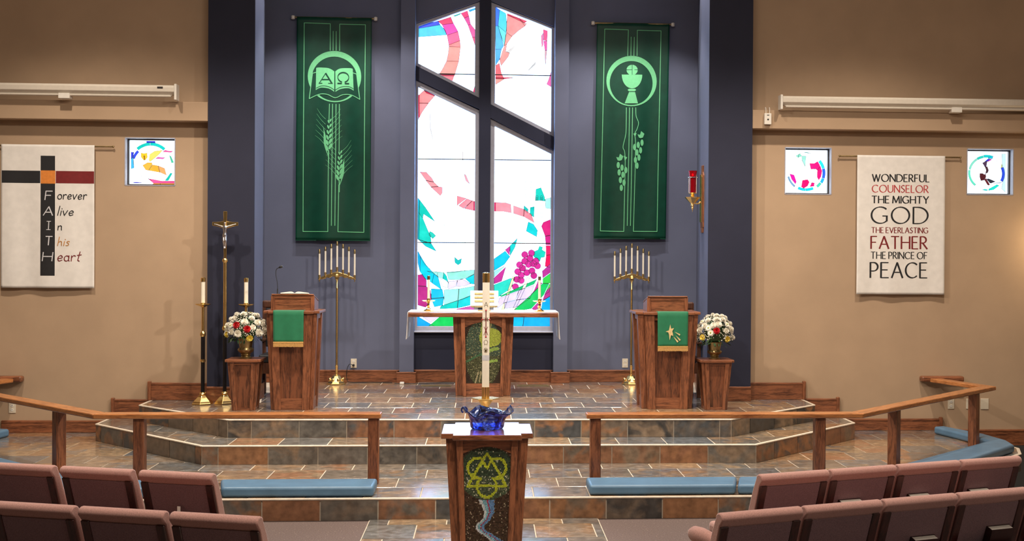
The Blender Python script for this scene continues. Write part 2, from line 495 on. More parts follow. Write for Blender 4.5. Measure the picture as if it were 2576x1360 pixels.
# ------------------------------------------------------------------ stroke lettering
def _G():
    A = arc
    g = {}
    g['W'] = (1.05, [[(0, 1), (.28, 0), (.52, .96), (.78, 0), (1.05, 1)]])
    g['O'] = (.95, [A(.475, .5, .475, .5, 90, 450, 28)])
    g['N'] = (.74, [[(0, 0), (0, 1), (.74, 0), (.74, 1)]])
    g['D'] = (.78, [[(0, 0), (0, 1)], [(0, 1), (.25, 1)] + A(.25, .5, .53, .5, 90, -90, 16) + [(0, 0)]])
    g['E'] = (.5, [[(0, 0), (0, 1)], [(0, 1), (.48, 1)], [(0, .52), (.42, .52)], [(0, 0), (.5, 0)]])
    g['R'] = (.58, [[(0, 0), (0, 1)], [(0, 1), (.22, 1)] + A(.22, .74, .27, .26, 90, -90, 10) + [(0, .48)], [(.2, .48), (.58, 0)]])
    g['P'] = (.5, [[(0, 0), (0, 1)], [(0, 1), (.22, 1)] + A(.22, .72, .28, .28, 90, -90, 10) + [(0, .44)]])
    g['F'] = (.48, [[(0, 0), (0, 1)], [(0, 1), (.48, 1)], [(0, .52), (.4, .52)]])
    g['U'] = (.68, [[(0, 1), (0, .34)] + A(.34, .34, .34, .34, 180, 360, 12) + [(.68, 1)]])
    g['L'] = (.46, [[(0, 1), (0, 0), (.46, 0)]])
    g['C'] = (.78, [A(.46, .5, .46, .5, 48, 312, 22)])
    g['G'] = (.84, [A(.46, .5, .46, .5, 48, 318, 22), [(.80, .14), (.80, .45)], [(.58, .45), (.84, .45)]])
    g['S'] = (.46, [spline([(.43, .90), (.25, 1.0), (.04, .80), (.14, .58), (.36, .44), (.45, .22), (.22, 0), (0, .12)], 5)])
    g['T'] = (.68, [[(0, 1), (.68, 1)], [(.34, 1), (.34, 0)]])
    g['H'] = (.7, [[(0, 0), (0, 1)], [(.7, 0), (.7, 1)], [(0, .52), (.7, .52)]])
    g['I'] = (.0, [[(0, 0), (0, 1)]])
    g['M'] = (.92, [[(0, 0), (.08, 1), (.46, .08), (.84, 1), (.92, 0)]])
    g['Y'] = (.68, [[(0, 1), (.34, .48), (.68, 1)], [(.34, .48), (.34, 0)]])
    g['V'] = (.74, [[(0, 1), (.37, 0), (.74, 1)]])
    g['A'] = (.76, [[(0, 0), (.38, 1), (.76, 0)], [(.14, .36), (.62, .36)]])
    g['\u03a9'] = (.9, [[(.02, 0), (.32, 0)] + A(.45, .56, .42, .44, 252, -72, 22) + [(.58, 0), (.88, 0)]])
    # loose lower-case hand
    g['o'] = (.44, [A(.22, .25, .21, .25, 100, 460, 16)])
    g['r'] = (.34, [[(.03, .5), (.05, 0)], spline([(.05, .3), (.14, .46), (.26, .50), (.34, .44)], 4)])
    g['e'] = (.42, [spline([(.04, .24), (.34, .28), (.36, .42), (.22, .50), (.06, .36), (.04, .16), (.16, .01), (.40, .10)], 5)])
    g['v'] = (.40, [[(0, .5), (.16, 0), (.40, .54)]])
    g['l'] = (.12, [[(.12, 1.0), (.02, 0)]])
    g['i'] = (.10, [[(.06, .5), (.03, 0)], [(.09, .68), (.10, .74)]])
    g['n'] = (.40, [[(.03, .5), (.05, 0)], spline([(.05, .32), (.18, .50), (.32, .44), (.35, .2), (.38, 0)], 4)])
    g['h'] = (.42, [[(.08, 1.0), (.03, 0)], spline([(.05, .30), (.20, .50), (.33, .42), (.35, .2), (.38, 0)], 4)])
    g['s'] = (.30, [spline([(.28, .46), (.14, .50), (.06, .38), (.22, .22), (.20, .04), (.0, .03)], 4)])
    g['a'] = (.44, [A(.2, .24, .19, .24, 60, 420, 14), [(.38, .5), (.38, .1), (.45, 0)]])
    g['t'] = (.30, [[(.20, .86), (.10, .08), (.24, 0)], [(0, .52), (.34, .58)]])
    return g
GL = _G()

def text_polys(txt, x0, y0, width, height, half, nib=20, thin=0.5, gap=0.2, slant=0.0, word=0.42):
    """stroke lettering: baseline-left at (x0, y0), stretched to width"""
    pen = 0; items = []
    for ch in txt:
        if ch == ' ': pen += word; continue
        wd, st = GL[ch]
        items.append((pen, st)); pen += wd + gap
    pen -= gap
    sx = width / max(pen, 1e-6) if width else height
    out = []
    for px, st in items:
        for line in st:
            l2 = [(x0 + (px + x + slant * y) * sx, y0 + y * height) for x, y in line]
            out += ribbon_quads(l2, half, nib, thin)
    return out

def text_letters(txt, x0, y0, width, height, half, nib=20, thin=0.5, gap=0.2, slant=0.0, word=0.42):
    tot = 0; pos = []
    for ch in txt:
        if ch == ' ': tot += word; continue
        pos.append((ch, tot)); tot += GL[ch][0] + gap
    tot -= gap
    sx = width / max(tot, 1e-6) if tot > 0.01 else height
    return [(ch, [q for line in GL[ch][1] for q in ribbon_quads([(x0 + (p + x + slant * y) * sx, y0 + y * height) for x, y in line], half, nib, thin)]) for ch, p in pos]

def ellipse(cx, cy, rx, ry, rot=0, n=14):
    c, s = cos(radians(rot)), sin(radians(rot))
    return [(cx + rx * cos(2 * pi * i / n) * c - ry * sin(2 * pi * i / n) * s, cy + rx * cos(2 * pi * i / n) * s + ry * sin(2 * pi * i / n) * c) for i in range(n)]

def clip_poly(poly, a, b, c):
    """keep the part of poly where a*x+b*y<=c"""
    out = []
    for i, p in enumerate(poly):
        q = poly[(i + 1) % len(poly)]
        dp = a * p[0] + b * p[1] - c; dq = a * q[0] + b * q[1] - c
        if dp <= 0: out.append(p)
        if dp * dq < 0:
            t = dp / (dp - dq)
            out.append((p[0] + (q[0] - p[0]) * t, p[1] + (q[1] - p[1]) * t))
    return out

def poly_area(p):
    return 0.5 * abs(sum(p[i][0] * p[(i + 1) % len(p)][1] - p[(i + 1) % len(p)][0] * p[i][1] for i in range(len(p))))

# ------------------------------------------------------------------ setting: floor, steps, walls
R = 0.178
fl = struct('floor', MB().box(-8, 8, -1.5, 9.6, -0.06, 0), M['carpet'])
_tile_cache = {}
def tile_mesh(w, d, t):
    k = (round(w, 3), round(d, 3), t)
    if k not in _tile_cache:
        m = MB(); e = 0.002
        m.add([(0, 0, 0), (w, 0, 0), (w, d, 0), (0, d, 0), (0, 0, t - .0015), (w, 0, t - .0015), (w, d, t - .0015), (0, d, t - .0015),
               (e, e, t), (w - e, e, t), (w - e, d - e, t), (e, d - e, t)],
              [(8, 9, 10, 11)] + [(i, (i + 1) % 4, (i + 1) % 4 + 4, i + 4) for i in range(4)] + [(i + 4, (i + 1) % 4 + 4, (i + 1) % 4 + 8, i + 8) for i in range(4)])
        _tile_cache[k] = m.mesh('tile')
    return _tile_cache[k]

def inside(poly, p, m=0.0):
    n = len(poly)
    for i in range(n):
        a, b = poly[i], poly[(i + 1) % n]
        if (b[0] - a[0]) * (p[1] - a[1]) - (b[1] - a[1]) * (p[0] - a[0]) < m: return False
    return True

def lay_tiles(parent, poly, ztop, x0, y0, px, py, rows, shift=0.5, skip=None, g=0.009, t=0.0075):
    """running-bond tiles over a convex (counter-clockwise) outline"""
    edges = [(poly[i], poly[(i + 1) % len(poly)]) for i in range(len(poly))]
    xs = [p[0] for p in poly]
    for r in range(rows):
        ya, yb = y0 + r * py + g / 2, y0 + (r + 1) * py - g / 2
        off = (r * shift % 1.0) * px
        k = math.floor((min(xs) - x0 - off) / px)
        while x0 + off + k * px < max(xs):
            xa, xb = x0 + off + k * px + g / 2, x0 + off + (k + 1) * px - g / 2
            k += 1
            q = [(xa, ya), (xb, ya), (xb, yb), (xa, yb)]
            c = q
            for a, b in edges:
                nx, ny = (b[1] - a[1]), -(b[0] - a[0])
                c = clip_poly(c, nx, ny, nx * a[0] + ny * a[1] - 0.004 * hypot(nx, ny))
                if len(c) < 3: break
            if len(c) < 3 or poly_area(c) < 0.002: continue
            if skip and all(inside(skip, p, 0.002) for p in c): continue
            dz = random.uniform(-0.0006, 0.0006)
            if abs(poly_area(c) - poly_area(q)) < 1e-5:
                put('tile', tile_mesh(px - g, py - g, t), M['slate'], parent, loc=(xa, ya, ztop - t + dz))
            else:
                MB().prism([(p[0] - xa, p[1] - ya) for p in c], 0, t).build('tile', M['slate'], parent, loc=(xa, ya, ztop - t + dz))

def riser(parent, p0, p1, z0, z1, pitch=0.462, first=0.3, g=0.010, t=0.009):
    """tiles standing on edge along one step front, and the pale nosing strip above"""
    L = hypot(p1[0] - p0[0], p1[1] - p0[1])
    ang = atan2(p1[1] - p0[1], p1[0] - p0[0])
    d = (cos(ang), sin(ang))
    cuts = [0.0]; x = first * pitch
    while x < L - 0.05: cuts.append(x); x += pitch
    cuts.append(L)
    h = z1 - z0 - 0.016
    for a, b in zip(cuts[:-1], cuts[1:]):
        me = MB().box(0, b - a - g, -t, 0, 0, h).build('tile', M['slate_riser'], parent, loc=(p0[0] + d[0] * (a + g / 2), p0[1] + d[1] * (a + g / 2), z0 + 0.002), rotz=ang)
    nb = MB().box(0, L, -t - 0.004, 0.022, 0, 0.013).build('nosing', M['nosing'], parent, loc=(p0[0], p0[1], z1 - 0.012), rotz=ang, bevel=0.003)

P1 = [(-3.42, 9.31), (3.42, 9.31), (5.42, 11.31), (5.56, 11.65), (5.50, 12.12), (5.24, 12.94), (-5.28, 12.94), (-5.54, 12.12), (-5.60, 11.65), (-5.46, 11.31)]
P2 = [(-2.64, 10.89), (2.60, 10.86), (4.03, 12.31), (4.03, 12.94), (-4.09, 12.94), (-4.09, 12.36)]
P3 = [(-2.51, 11.38), (2.46, 11.33), (3.63, 12.46), (3.63, 12.94), (-3.69, 12.94), (-3.69, 12.52)]
NICHE = [(-2.53, 12.93), (2.49, 12.93), (2.72, 14.86), (-2.80, 14.86)]
s1 = struct('floor', MB().prism(P1, 0.0, R - 0.005), M['grout'])
s2 = struct('floor', MB().prism(P2, R - 0.005, 2 * R - 0.005), M['grout'])
s3 = struct('floor', MB().prism(P3, 2 * R - 0.005, 3 * R - 0.005).prism([(-2.9, 12.94), (2.9, 12.94), (2.9, 15.1), (-2.9, 15.1)], 2 * R - 0.005, 3 * R - 0.005), M['grout'])
lay_tiles(s1, P1, R, -0.06, 9.33, 0.462, 0.418, 9, 0.5, P2)
lay_tiles(s2, P2, 2 * R, -0.10, 10.90, 0.462, 0.445, 5, 0.5, P3)
XN = -0.20 + ((3 * 0.37) % 1.0) * 0.462
lay_tiles(s3, [P3[0], P3[1], P3[2], (3.63, 12.71), (-3.69, 12.71), P3[5]], 3 * R, -0.20, 11.36, 0.462, 0.450, 3, 0.37)
lay_tiles(s3, [(-2.53, 12.71), (2.49, 12.71), (2.49, 13.2), (2.72, 14.86), (-2.80, 14.86), (-2.53, 13.2)], 3 * R, XN, 12.71, 0.462, 0.450, 5, 0.37)
lay_tiles(s3, [(-3.69, 12.71), (-2.53, 12.71), (-2.53, 12.94), (-3.69, 12.94)], 3 * R, XN, 12.71, 0.462, 0.450, 1, 0.37)
lay_tiles(s3, [(2.49, 12.71), (3.63, 12.71), (3.63, 12.94), (2.49, 12.94)], 3 * R, XN, 12.71, 0.462, 0.450, 1, 0.37)
for st, P, za in ((s1, P1, 0.0), (s2, P2, R), (s3, P3, 2 * R)):
    riser(st, P[-1] if st is not s1 else P[-1], P[0], za, za + R, first=0.25)
    riser(st, P[0], P[1], za, za + R, first={0.0: 0.55, R: 0.33, 2 * R: 0.5}[za])
    riser(st, P[1], P[2], za, za + R, first=0.7)
riser(s1, P1[2], P1[3], 0, R, first=0.9); riser(s1, P1[3], P1[4], 0, R, first=0.9); riser(s1, P1[4], P1[5], 0, R, first=0.9)
riser(s1, P1[-2], P1[-1], 0, R, first=0.9); riser(s1, P1[-3], P1[-2], 0, R, first=0.9); riser(s1, P1[-4], P1[-3], 0, R, first=0.9)
riser(s2, P2[2], P2[3], R, 2 * R, first=0.9); riser(s2, P2[4], P2[5], R, 2 * R, first=0.9)
riser(s3, P3[2], P3[3], 2 * R, 3 * R, first=0.9); riser(s3, P3[4], P3[5], 2 * R, 3 * R, first=0.9)
# the aisle runner of tiles in the carpet
MB().box(-0.925, 0.925, 3.0, 9.31, 0.0, 0.004).build('tile_bed', M['grout'], fl)
lay_tiles(fl, [(-0.92, 3.0), (0.92, 3.0), (0.92, 9.30), (-0.92, 9.30)], 0.011, -0.30, 9.30 - 14 * 0.45 - 0.2, 0.462, 0.45, 15, 0.5, t=0.008)

ZT = 6.8
def wall_with_holes(name, x0, x1, y0, y1, z0, z1, holes, mat):
    m = MB()
    xs = x0
    for hx0, hx1, hz0, hz1 in sorted(holes):
        m.box(xs, hx0, y0, y1, z0, z1)
        m.box(hx0, hx1, y0, y1, z0, hz0); m.box(hx0, hx1, y0, y1, hz1, z1)
        xs = hx1
    m.box(xs, x1, y0, y1, z0, z1)
    return struct(name, m, mat)
W2 = (-3.983, -3.444, 2.911, 3.435)
W3 = (3.412, 3.948, 2.886, 3.417)
W4 = (5.545, 6.090, 2.900, 3.427)
wall_with_holes('wall_left', -8, -3.05, 12.95, 13.25, 0, ZT, [W2], M['tan'])
wall_with_holes('wall_right', 2.995, 8, 12.95, 13.25, 0, ZT, [W3, W4], M['tan'])
struct('pillar_left', MB().box(-3.05, -2.545, 12.80, 12.82, 3 * R - 0.01, ZT).box(-3.05, -2.6, 12.82, 12.95, 3 * R - 0.01, ZT), M['navy'])
struct('pillar_right', MB().box(2.500, 2.995, 12.80, 12.82, 3 * R - 0.01, ZT).box(2.56, 2.995, 12.82, 12.95, 3 * R - 0.01, ZT), M['navy'])
struct('wall_niche_left', MB().prism([(-2.545, 12.82), (-2.545, 13.28), (-2.83, 14.87), (-2.95, 14.87), (-2.95, 13.26), (-2.60, 13.26), (-2.60, 12.82)], 0.5, ZT), M['slate_paint'])
struct('wall_niche_right', MB().prism([(2.500, 12.82), (2.56, 12.82), (2.56, 13.26), (2.9, 13.26), (2.9, 14.87), (2.75, 14.87), (2.500, 13.28)], 0.5, ZT), M['slate_paint'])
wb = struct('wall_back', MB().box(-3.0, -1.096, 14.87, 15.15, 0.5, ZT).box(1.054, 2.95, 14.87, 15.15, 0.5, ZT), M['slate_paint'])
struct('pillar_window_left', MB().box(-1.096, -0.915, 14.74, 15.15, 0.53, ZT), M['slate_paint'])
struct('pillar_window_right', MB().box(0.875, 1.054, 14.74, 15.15, 0.53, ZT), M['slate_paint'])
struct('wall_under_window', MB().box(-0.915, 0.875, 14.87, 15.15, 0.5, 1.185), M['navy'])
struct('wall_over_window', MB().prism([(-0.915, 5.165), (-0.022, 5.492), (0.875, 5.148), (0.875, ZT), (-0.915, ZT)], 14.92, 15.15, 'y'), M['slate_paint'])
struct('ceiling', MB().box(-8, 8, -1.5, 12.95, 7.3, 7.4), M['ceil'])
struct('ceiling', MB().box(-3, 3, 12.80, 15.2, ZT, ZT + .1), M['ceil'])
struct('wall_side_left', MB().box(-8.1, -8, -1.5, 13.2, 0, 7.3), M['tan'])
struct('wall_side_right', MB().box(8, 8.1, -1.5, 13.2, 0, 7.3), M['tan'])

# ledges that run along both tan walls
struct('trim_1', MB().box(-8, -3.052, 12.80, 12.95, 3.61, 3.82), M['tan'], bevel=0.006)
struct('trim_2', MB().box(2.997, 8, 12.80, 12.95, 3.61, 3.82), M['tan'], bevel=0.006)

def base(name, x0, x1, y, z0, h, cap=None, mat='oak_x', t=0.024):
    o = struct(name, MB().box(x0, x1, y - t, y, z0, z0 + h).box(x0, x1, y - t - 0.006, y, z0 + h - 0.022, z0 + h), M[mat], bevel=0.003)
    if cap is not None:
        MB().box(cap - 0.019, cap + 0.019, y - t - 0.018, y, z0, z0 + h + 0.018).build('end_cap', M['oak_z'], o, bevel=0.008, seg=2)
    return o
base('baseboard_left', -3.70, -3.05, 12.95, 3 * R, 0.195, -3.705)
base('baseboard_left', -4.10, -3.69, 12.95, 2 * R, 0.19, -4.10)
base('baseboard_left', -5.30, -4.10, 12.95, R, 0.135)
base('baseboard_left', -8, -5.30, 12.95, 0, 0.185)
base('baseboard_right', 2.995, 3.64, 12.95, 3 * R, 0.195, 3.645)
base('baseboard_right', 3.63, 4.04, 12.95, 2 * R, 0.19, 4.04)
base('baseboard_right', 4.03, 5.25, 12.95, R, 0.135, 5.25)
base('baseboard_right', 5.25, 8, 12.95, 0, 0.185)
base('baseboard_pillar_left', -3.05, -2.54, 12.80, 3 * R, 0.165)
base('baseboard_pillar_right', 2.495, 2.995, 12.80, 3 * R, 0.165)
base('baseboard_back', -2.85, -1.10, 14.87, 3 * R, 0.158)
base('baseboard_back', 1.06, 2.75, 14.87, 3 * R, 0.158)
base('baseboard_back', -0.915, 0.875, 14.87, 3 * R, 0.158)
for xa, xb in ((-1.096, -0.915), (0.875, 1.054)):
    struct('baseboard_pier', MB().box(xa - 0.03, xb + 0.03, 14.712, 14.872, 3 * R, 3 * R + 0.145).box(xa - 0.036, xb + 0.036, 14.706, 14.872, 3 * R + 0.125, 3 * R + 0.145), M['oak_x'], bevel=0.003)
for sx, x, back in ((-1, -2.545, -2.83), (1, 2.500, 2.75)):
    poly = [(x, 12.79), (x, 13.28), (back, 14.86), (back - sx * 0.025, 14.86), (x - sx * 0.025, 13.285), (x - sx * 0.025, 12.79)]
    if sx > 0: poly = poly[::-1]
    struct('baseboard_niche', MB().prism(poly, 3 * R, 3 * R + 0.165), M['oak_y'])

# ------------------------------------------------------------------ window_1: the tall gabled art-glass window with a cross
WHITE = 9.0      # daylight through the clear panes
win1 = bpy.data.objects.new('window_1', None); C.objects.link(win1); win1['kind'] = 'structure'
PANES = {
 'TL': ([(-.932, 5.155), (-.095, 5.462), (-.095, 4.209), (-.932, 4.62)], [(-.886, 5.129), (-.156, 5.402), (-.156, 4.287), (-.886, 4.65)]),
 'TR': ([(.05, 5.458), (.885, 5.138), (.885, 3.714), (.05, 4.128)], [(.107, 5.406), (.838, 5.128), (.838, 3.79), (.107, 4.152)]),
 'LL': ([(-.932, 4.443), (-.095, 4.055), (-.095, 1.185), (-.932, 1.185)], [(-.886, 4.346), (-.148, 3.997), (-.148, 1.248), (-.886, 1.248)]),
 'LR': ([(.05, 3.951), (.885, 3.538), (.885, 1.185), (.05, 1.185)], [(.107, 3.85), (.842, 3.499), (.842, 1.25), (.107, 1.25)]),
}
for k, (o, i) in PANES.items():
    m = MB()
    for a in range(4):
        b = (a + 1) % 4
        m.prism([o[a], o[b], i[b], i[a]], 14.945, 15.04, 'y')
    m.build('window_frame', M['trimgrey'], win1, bevel=0.004)
    white = glass_mat('a6caff', WHITE)
    cuts = [9, 4.527, 3.42, 2.335, 0]
    for ztop, zbot in zip(cuts[:-1], cuts[1:]):
        q = clip_poly(clip_poly([(p[0] * 1.0, p[1]) for p in i], 0, 1, ztop - 0.005), 0, -1, -zbot - 0.005)
        if len(q) >= 3 and poly_area(q) > 0.005:
            MB().prism(q, 15.005, 15.012, 'y').build('pane', white, win1)
    bars = MB()
    for zb in cuts[1:-1]:
        q = clip_poly(clip_poly(list(i), 0, 1, zb + 0.006), 0, -1, -zb + 0.006)
        if len(q) >= 3: bars.prism(q, 14.992, 15.006, 'y')
    if bars.v: bars.build('support_bar', M['lead'], win1)
MB().box(-0.93, 0.885, 14.80, 14.95, 1.175, 1.192).build('window_sill', M['trimgrey'], win1, bevel=0.004)
crs = struct('window_cross', MB().box(-0.095, 0.05, 14.89, 15.06, 1.19, 5.487), M['navy'], win1)
struct('window_cross', MB().prism([(-.912, 4.612), (-.085, 4.205), (-.085, 4.06), (-.912, 4.435)][::-1], 14.895, 15.06, 'y')
       .prism([(.04, 4.134), (.872, 3.720), (.872, 3.545), (.04, 3.956)][::-1], 14.895, 15.06, 'y'), M['navy'], win1)

def gu(cx, cy, s, ox, oy):
    """drawing units of the glass cartoon to metres in the window plane"""
    a, b = ox + cx / s, oy + cy / s
    return (-.886 + (a - 1053.4) * .005185 + (b - 68) * 2.6e-5, 5.129 - (b - 68) * .005163)

lead_line = MB()
glass_n = [0]
def piece(pts, col, pane, s, ox, oy, power=1.0, came=True):
    q = [gu(x, y, s, ox, oy) for x, y in pts]
    inner = PANES[pane][1]
    for a in range(4):
        p0, p1 = inner[a], inner[(a + 1) % 4]
        nx, ny = -(p1[1] - p0[1]), (p1[0] - p0[0])
        q = clip_poly(q, nx, ny, nx * p0[0] + ny * p0[1])
        if len(q) < 3: return
    glass_n[0] += 1
    y = 15.003 - 0.0004 * (glass_n[0] % 12)
    MB().prism(q, y - 0.004, y, 'y').build('glass_piece', glass_mat(col, power * 1.15), win1)
    if came:
        for qq in ribbon_quads(q + [q[0]], 0.0020):
            o = len(lead_line.v)
            lead_line.v += [(p[0], 14.9935, p[1]) for p in qq]
            lead_line.f.append(tuple(range(o, o + 4)))

A4 = (3.0909, 1000, 0); A5 = (2.8342, 1000, 400)
def g4(pane, col, pts, power=1.0, **k): piece(pts, col, pane, *A4, power, **k)
def g5(pane, col, pts, power=1.0, **k): piece(pts, col, pane, *A5, power, **k)
# top left
g4('TL', '1040f0', [(160, 205), (315, 160), (330, 190), (160, 222)], 1.1)
g4('TL', '20c8f0', [(160, 222), (330, 190), (372, 235), (378, 268), (160, 288)], 1.1)
g4('TL', 'e02468', [(312, 162), (412, 128), (432, 176), (345, 190)])
g4('TL', 'e828b0', [(345, 190), (432, 176), (468, 240), (383, 270)])
g4('TL', 'ff5090', [(383, 270), (468, 240), (483, 310), (397, 345)])
g4('TL', 'ff8088', [(397, 345), (483, 310), (487, 360), (398, 359)])
g4('TL', 'ff9490', [(398, 359), (487, 360), (474, 471), (380, 470), (392, 410)])
g4('TL', 'ff9a94', [(380, 470), (474, 471), (443, 576), (322, 575), (350, 530)])
g4('TL', 'e03060', [(325, 576), (443, 578), (438, 586), (330, 584)])
g4('TL', 'f07888', [(330, 585), (438, 586), (418, 640)])
g4('TL', 'e83078', [(490, 98), (540, 78), (552, 118), (515, 135)])
g4('TL', 'd83898', [(515, 135), (552, 118), (565, 180), (545, 190)])
g4('TL', 'e84098', [(545, 190), (565, 180), (607, 232), (607, 282), (578, 282)])
g4('TL', 'f03078', [(578, 282), (607, 282), (607, 365)])
g4('TL', '18b8b0', [(432, 118), (490, 96), (482, 108), (445, 124)])
g4('TL', '20b0e8', [(550, 72), (607, 52), (607, 66), (558, 86)])
g4('TL', 'e82060', [(600, 655), (607, 655), (607, 725), (583, 712)])
# top right
g4('TR', '0868f8', [(758, 45), (790, 64), (778, 190), (758, 190)], 1.1)
g4('TR', '28c8f0', [(790, 64), (838, 92), (846, 180), (840, 240), (778, 190)], 1.1)
g4('TR', '18a8f0', [(758, 190), (778, 190), (822, 345), (805, 372), (758, 372)], 1.1)
g4('TR', '48e0f0', [(778, 190), (840, 240), (826, 345)], 1.1)
g4('TR', '18a0f0', [(758, 372), (805, 372), (790, 450), (758, 500)], 1.1)
g4('TR', 'e02858', [(848, 92), (1004, 150), (982, 164), (850, 104)])
g4('TR', 'f88e92', [(848, 104), (945, 134), (988, 188), (940, 222), (886, 270), (843, 240)])
g4('TR', 'f09098', [(945, 134), (982, 164), (1000, 168), (988, 188)])
g4('TR', 'f8908e', [(843, 240), (886, 270), (846, 330), (826, 345)])
g4('TR', 'f59494', [(826, 345), (846, 330), (838, 388), (868, 400), (858, 428), (826, 470), (802, 500), (790, 455)])
g4('TR', 'ff6070', [(758, 500), (788, 480), (804, 560), (826, 600), (758, 596)])
g4('TR', 'f8a098', [(758, 603), (826, 603), (800, 622), (758, 648)])
g4('TR', 'e02050', [(758, 591), (905, 591), (830, 602), (758, 602)])
g4('TR', 'e82880', [(1130, 212), (1163, 222), (1160, 300), (1132, 296)])
g4('TR', 'e030a0', [(1132, 300), (1160, 302), (1158, 375), (1142, 372)])
g4('TR', 'c890a8', [(1142, 375), (1158, 375), (1146, 505)])
g4('TR', 'e860a0', [(1113, 262), (1128, 240), (1130, 330), (1118, 352)])
g4('TR', 'e060a8', [(1192, 535), (1192, 660), (1156, 638), (1172, 602)])
g4('TR', 'b8bcc0', [(1008, 532), (1072, 460), (1070, 485), (1020, 534)], came=False)
g4('TR', 'd0d0d4', [(838, 390), (905, 342), (908, 355), (868, 400)], came=False)
# lower left
g4('LL', 'e82850', [(162, 738), (170, 735), (170, 905), (162, 930)])
g4('LL', 'f88c90', [(170, 735), (205, 702), (290, 740), (240, 800), (170, 800)])
g4('LL', 'f59096', [(170, 802), (240, 802), (190, 872), (170, 912)])
g4('LL', 'e02050', [(203, 696), (292, 736), (285, 742), (225, 722)])
g4('LL', 'c0c0c4', [(247, 880), (253, 880), (258, 990), (276, 1078), (270, 1078), (252, 1000)], came=False)
g4('LL', 'c8c8cc', [(498, 1175), (510, 1170), (510, 1238), (500, 1240)], came=False)
g5('LL', 'f08e9a', [(160, 90), (205, 92), (245, 135), (258, 160), (203, 150)])
g5('LL', 'f09098', [(203, 152), (258, 162), (290, 192), (238, 196)])
g5('LL', 'f08c98', [(238, 198), (292, 194), (318, 198), (318, 238), (304, 258)])
g5('LL', 'd898a8', [(472, 103), (485, 108), (512, 172), (485, 150)])
g5('LL', 'f890a0', [(422, 258), (490, 276), (430, 320), (422, 330)])
g5('LL', 'f58c9c', [(492, 278), (530, 292), (470, 348), (434, 328)])
g5('LL', 'f58494', [(532, 292), (552, 297), (552, 364), (474, 348)])
g5('LL', 'f02868', [(541, 300), (552, 300), (552, 364), (541, 362)])
g5('LL', '10b8d8', [(145, 275), (158, 290), (152, 575), (145, 570)])
g5('LL', '10c8b8', [(158, 290), (200, 345), (265, 442), (186, 390), (180, 420), (152, 380)])
g5('LL', '18d0c0', [(152, 380), (180, 420), (215, 505), (235, 545), (240, 598), (152, 572)])
g5('LL', '08c0c0', [(152, 574), (240, 600), (276, 655), (200, 620)])
g5('LL', '20c0b0', [(228, 512), (250, 522), (272, 545), (250, 565), (225, 540)])
g5('LL', '18b8b8', [(405, 695), (430, 718), (455, 706), (450, 738), (430, 752), (408, 735)])
g5('LL', '10a8e0', [(145, 655), (165, 690), (160, 800), (145, 740)])
g5('LL', '08c8e0', [(165, 690), (205, 755), (260, 815), (245, 880), (195, 850), (160, 800)])
g5('LL', '10c0e8', [(260, 815), (288, 835), (312, 928), (245, 882)])
g5('LL', 'b82880', [(145, 824), (178, 820), (206, 862), (206, 905), (145, 902)])
g5('LL', 'b02a80', [(145, 904), (206, 907), (235, 935), (242, 1000), (200, 1055), (145, 1040)])
g5('LL', '10b8e0', [(240, 922), (318, 926), (330, 985), (240, 990)])
g5('LL', '08b8d8', [(240, 992), (330, 987), (322, 1040), (262, 1052)])
g5('LL', '98e8dc', [(210, 797), (330, 806), (322, 850), (290, 840), (258, 812)])
g5('LL', '90e4d8', [(350, 804), (545, 786), (545, 816), (480, 848), (420, 858), (362, 856)])
g5('LL', '10c8c0', [(330, 808), (348, 830), (360, 872), (322, 850)])
g5('LL', 'e0f4f0', [(295, 845), (360, 874), (358, 915), (318, 905)])
g5('LL', 'dcd4f0', [(362, 870), (425, 862), (415, 905), (362, 925)])
g5('LL', 'd8d0ee', [(427, 861), (462, 852), (520, 885), (478, 902), (418, 906)])
g5('LL', '08c8d8', [(482, 850), (545, 818), (545, 888), (522, 886)], 1.05)
g5('LL', '98ece0', [(330, 930), (436, 922), (428, 1005), (332, 1038)])
g5('LL', '88e4da', [(438, 922), (545, 902), (545, 958), (462, 998), (430, 1004)])
g5('LL', '10c8c0', [(308, 1046), (430, 1006), (424, 1060), (300, 1066)])
g5('LL', '08c8d0', [(432, 1005), (545, 960), (545, 1032), (426, 1060)])
g5('LL', 'c058a8', [(420, 1066), (545, 1040), (545, 1100), (420, 1100)])
g5('LL', '10a0e8', [(140, 1115), (162, 1130), (262, 1190), (140, 1200)])
g5('LL', 'd8ccf0', [(165, 1112), (312, 1112), (234, 1164)])
g5('LL', '10c058', [(312, 1112), (398, 1112), (398, 1200), (210, 1200)])
# lower right
g5('LR', 'f890a0', [(686, 302), (770, 305), (806, 316), (808, 376), (752, 366), (686, 366)])
g5('LR', 'f02868', [(686, 302), (697, 302), (697, 366), (686, 366)])
g5('LR', 'f290a0', [(825, 325), (900, 350), (896, 402), (825, 380)])
g5('LR', 'f08898', [(902, 352), (952, 386), (973, 446), (898, 402)])
g5('LR', '10c8b8', [(985, 205), (1020, 194), (1046, 260), (1050, 290), (1010, 285), (980, 288)])
g5('LR', '10c0b8', [(945, 336), (973, 330), (970, 406), (942, 385)])
g5('LR', '18b8b0', [(900, 323), (930, 350), (925, 376), (898, 355)])
g5('LR', '10c8d0', [(930, 440), (967, 456), (996, 500), (990, 546), (915, 506)])
g5('LR', 'a8f0e4', [(1050, 276), (1092, 264), (1092, 345), (1054, 340)])
g5('LR', 'd02078', [(1038, 442), (1092, 420), (1092, 534), (1050, 540), (1024, 470)])
g5('LR', 'c82080', [(1050, 542), (1092, 536), (1092, 604), (1056, 604)])
g5('LR', 'f01860', [(1056, 608), (1092, 608), (1092, 672), (1058, 678)])
g5('LR', 'e81458', [(1058, 680), (1092, 674), (1086, 766), (1050, 758)])
